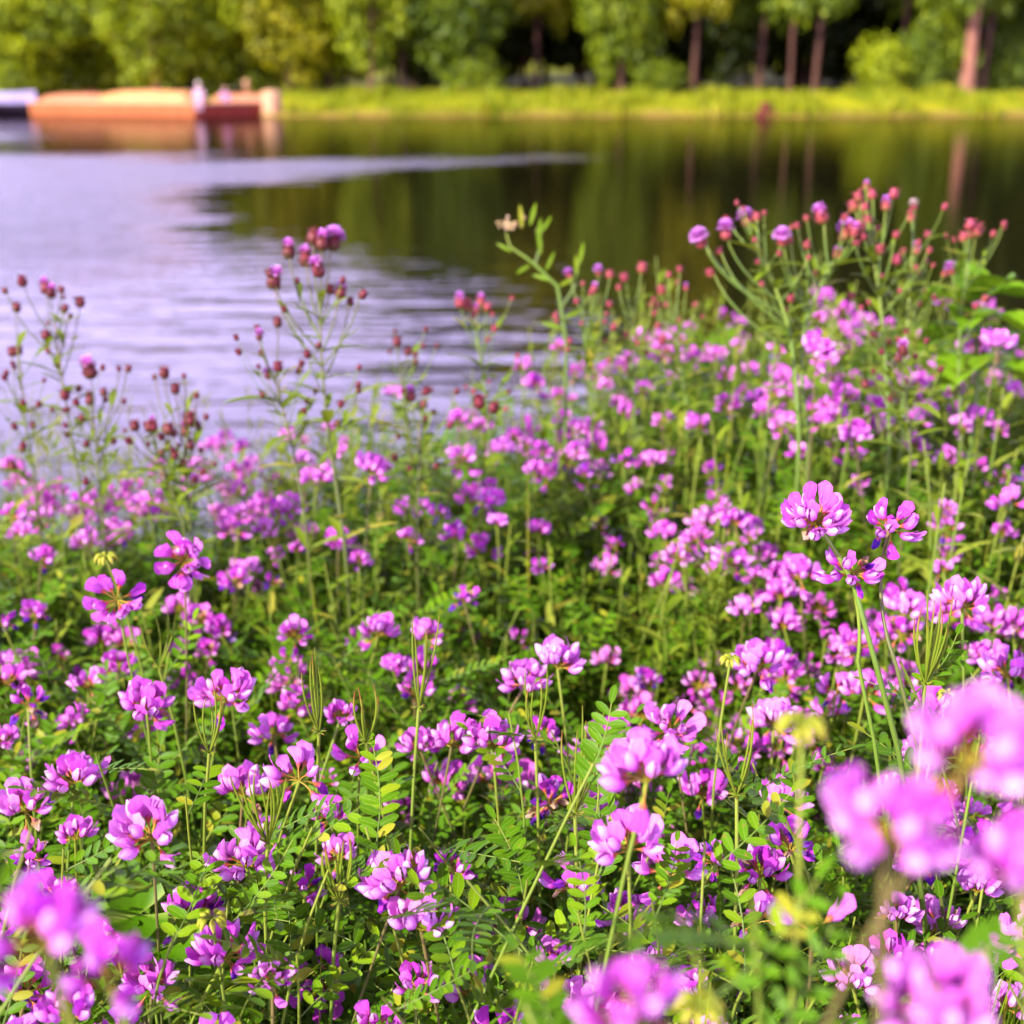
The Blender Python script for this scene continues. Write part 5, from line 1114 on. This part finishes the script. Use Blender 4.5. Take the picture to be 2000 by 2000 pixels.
# ---- grass and thistle greenery between, too dense to count
gm = Mass(); r = random.Random(31); bl = []; bt = []
def blade_path(b, t, wd_, tn):
    pts = bez(b, b.lerp(t, .6) + Vector((0, 0, .04)), t, 6); s_ = Vector((t.y - b.y + .01, -(t.x - b.x) + .005, 0)).normalized(); out = []
    for i, p in enumerate(pts): w_ = wd_*(1 - (i/6)**2*.95); out += [p - s_*w_, p + Vector((0, 0, -w_*.4)), p + s_*w_]
    gm.raw(G().grid(out, 3, 7), 0, tn)
for _ in range(520):
    y = r.uniform(.35, 2.1); x = r.uniform(-1, 1)*(.3 + .6*y)
    if not in_field(x, y): continue
    zt = top_z(x, y) + r.gauss(-.03, .05); b = Vector((x + r.uniform(-.06, .06), y + r.uniform(-.06, .06), 0)); b.z = ground_z(b.x, b.y)
    if y > edge_y(x): zt -= .15
    if to_px((x, y, zt))[2] < .5: continue
    blade_path(b, Vector((x, y, zt)), r.uniform(.0008, .0022), r.uniform(-.2, .5))
for _ in range(60):                                  # clump of coarse blades in the lower right corner
    p = at(r.uniform(1780, 1990), r.uniform(1800, 1960), r.uniform(.6, .7)); b = p + Vector((r.uniform(-.09, .03), r.uniform(-.05, .05), 0)); b.z = ground_z(b.x, b.y); blade_path(b, p, r.uniform(.002, .0035), r.uniform(-.3, .0))
for _ in range(70):                                  # thin seed stalks on the brink
    px = r.choice((r.uniform(0, 520), r.uniform(380, 800), r.uniform(0, 300))); p = at(px, r.uniform(720, 900), r.uniform(1.35, 1.6)); b = p + Vector((r.uniform(-.04, .04), r.uniform(-.02, .05), 0)); b.z = ground_z(b.x, b.y); blade_path(b, p, .0006, .3)
    for k in range(10):
        t = r.uniform(.75, 1); q = b.lerp(p, t); gm.raw(G().tube([q, q + Vector((r.uniform(-.010, .010), r.uniform(-.005, .005), .014))], [.0004, .0007], 3), 0, .5)
tag(gm.build('meadow_grass', [M_BLADE]), 'thin green grass blades and seed stalks among the flowers', 'grass', None, 'stuff')
tm = Mass(); LM_, LT_ = [], []; r = random.Random(41)
for _ in range(950):
    y = r.uniform(1.0, 2.15); x = r.uniform(-.9, 1.25)
    if y > edge_y(x) + .25: continue
    if x < .05 and (r.random() < .45): continue
    zt = top_z(x, y) + r.uniform(-.08, .05) + (r.uniform(.02, .10) if x > .12 and r.random() < .16 else 0); b = Vector((x + r.uniform(-.04, .04), y + r.uniform(-.03, .03), 0)); b.z = ground_z(b.x, b.y); t = Vector((x, y, zt)); path = stem_curve(b, t, r, 6)
    tm.raw(G().tube(path, [.0016*(1.2 - .6*i/6) for i in range(7)], 4), 1); tn = r.uniform(-.2, .4)
    for k in range(13):
        q = .35 + .65*k/13; i = min(5, int(q*6)); p = path[i].lerp(path[i+1], q*6 - i); a = 2.4*k + r.uniform(-.4, .4); LM_.append(np.array(frame((math.cos(a), math.sin(a), r.uniform(.3, 1.3)), (0, 0, 1), p, r.uniform(.45, .9)))); LT_.append(tn)
tm.put(LANCE, np.array(LM_), LT_, 0)
tag(tm.build('thistle_greenery', [M_TLEAF, M_STEM]), 'pale green leafy thistle growth massed on the right of the bank', 'greenery', None, 'stuff')
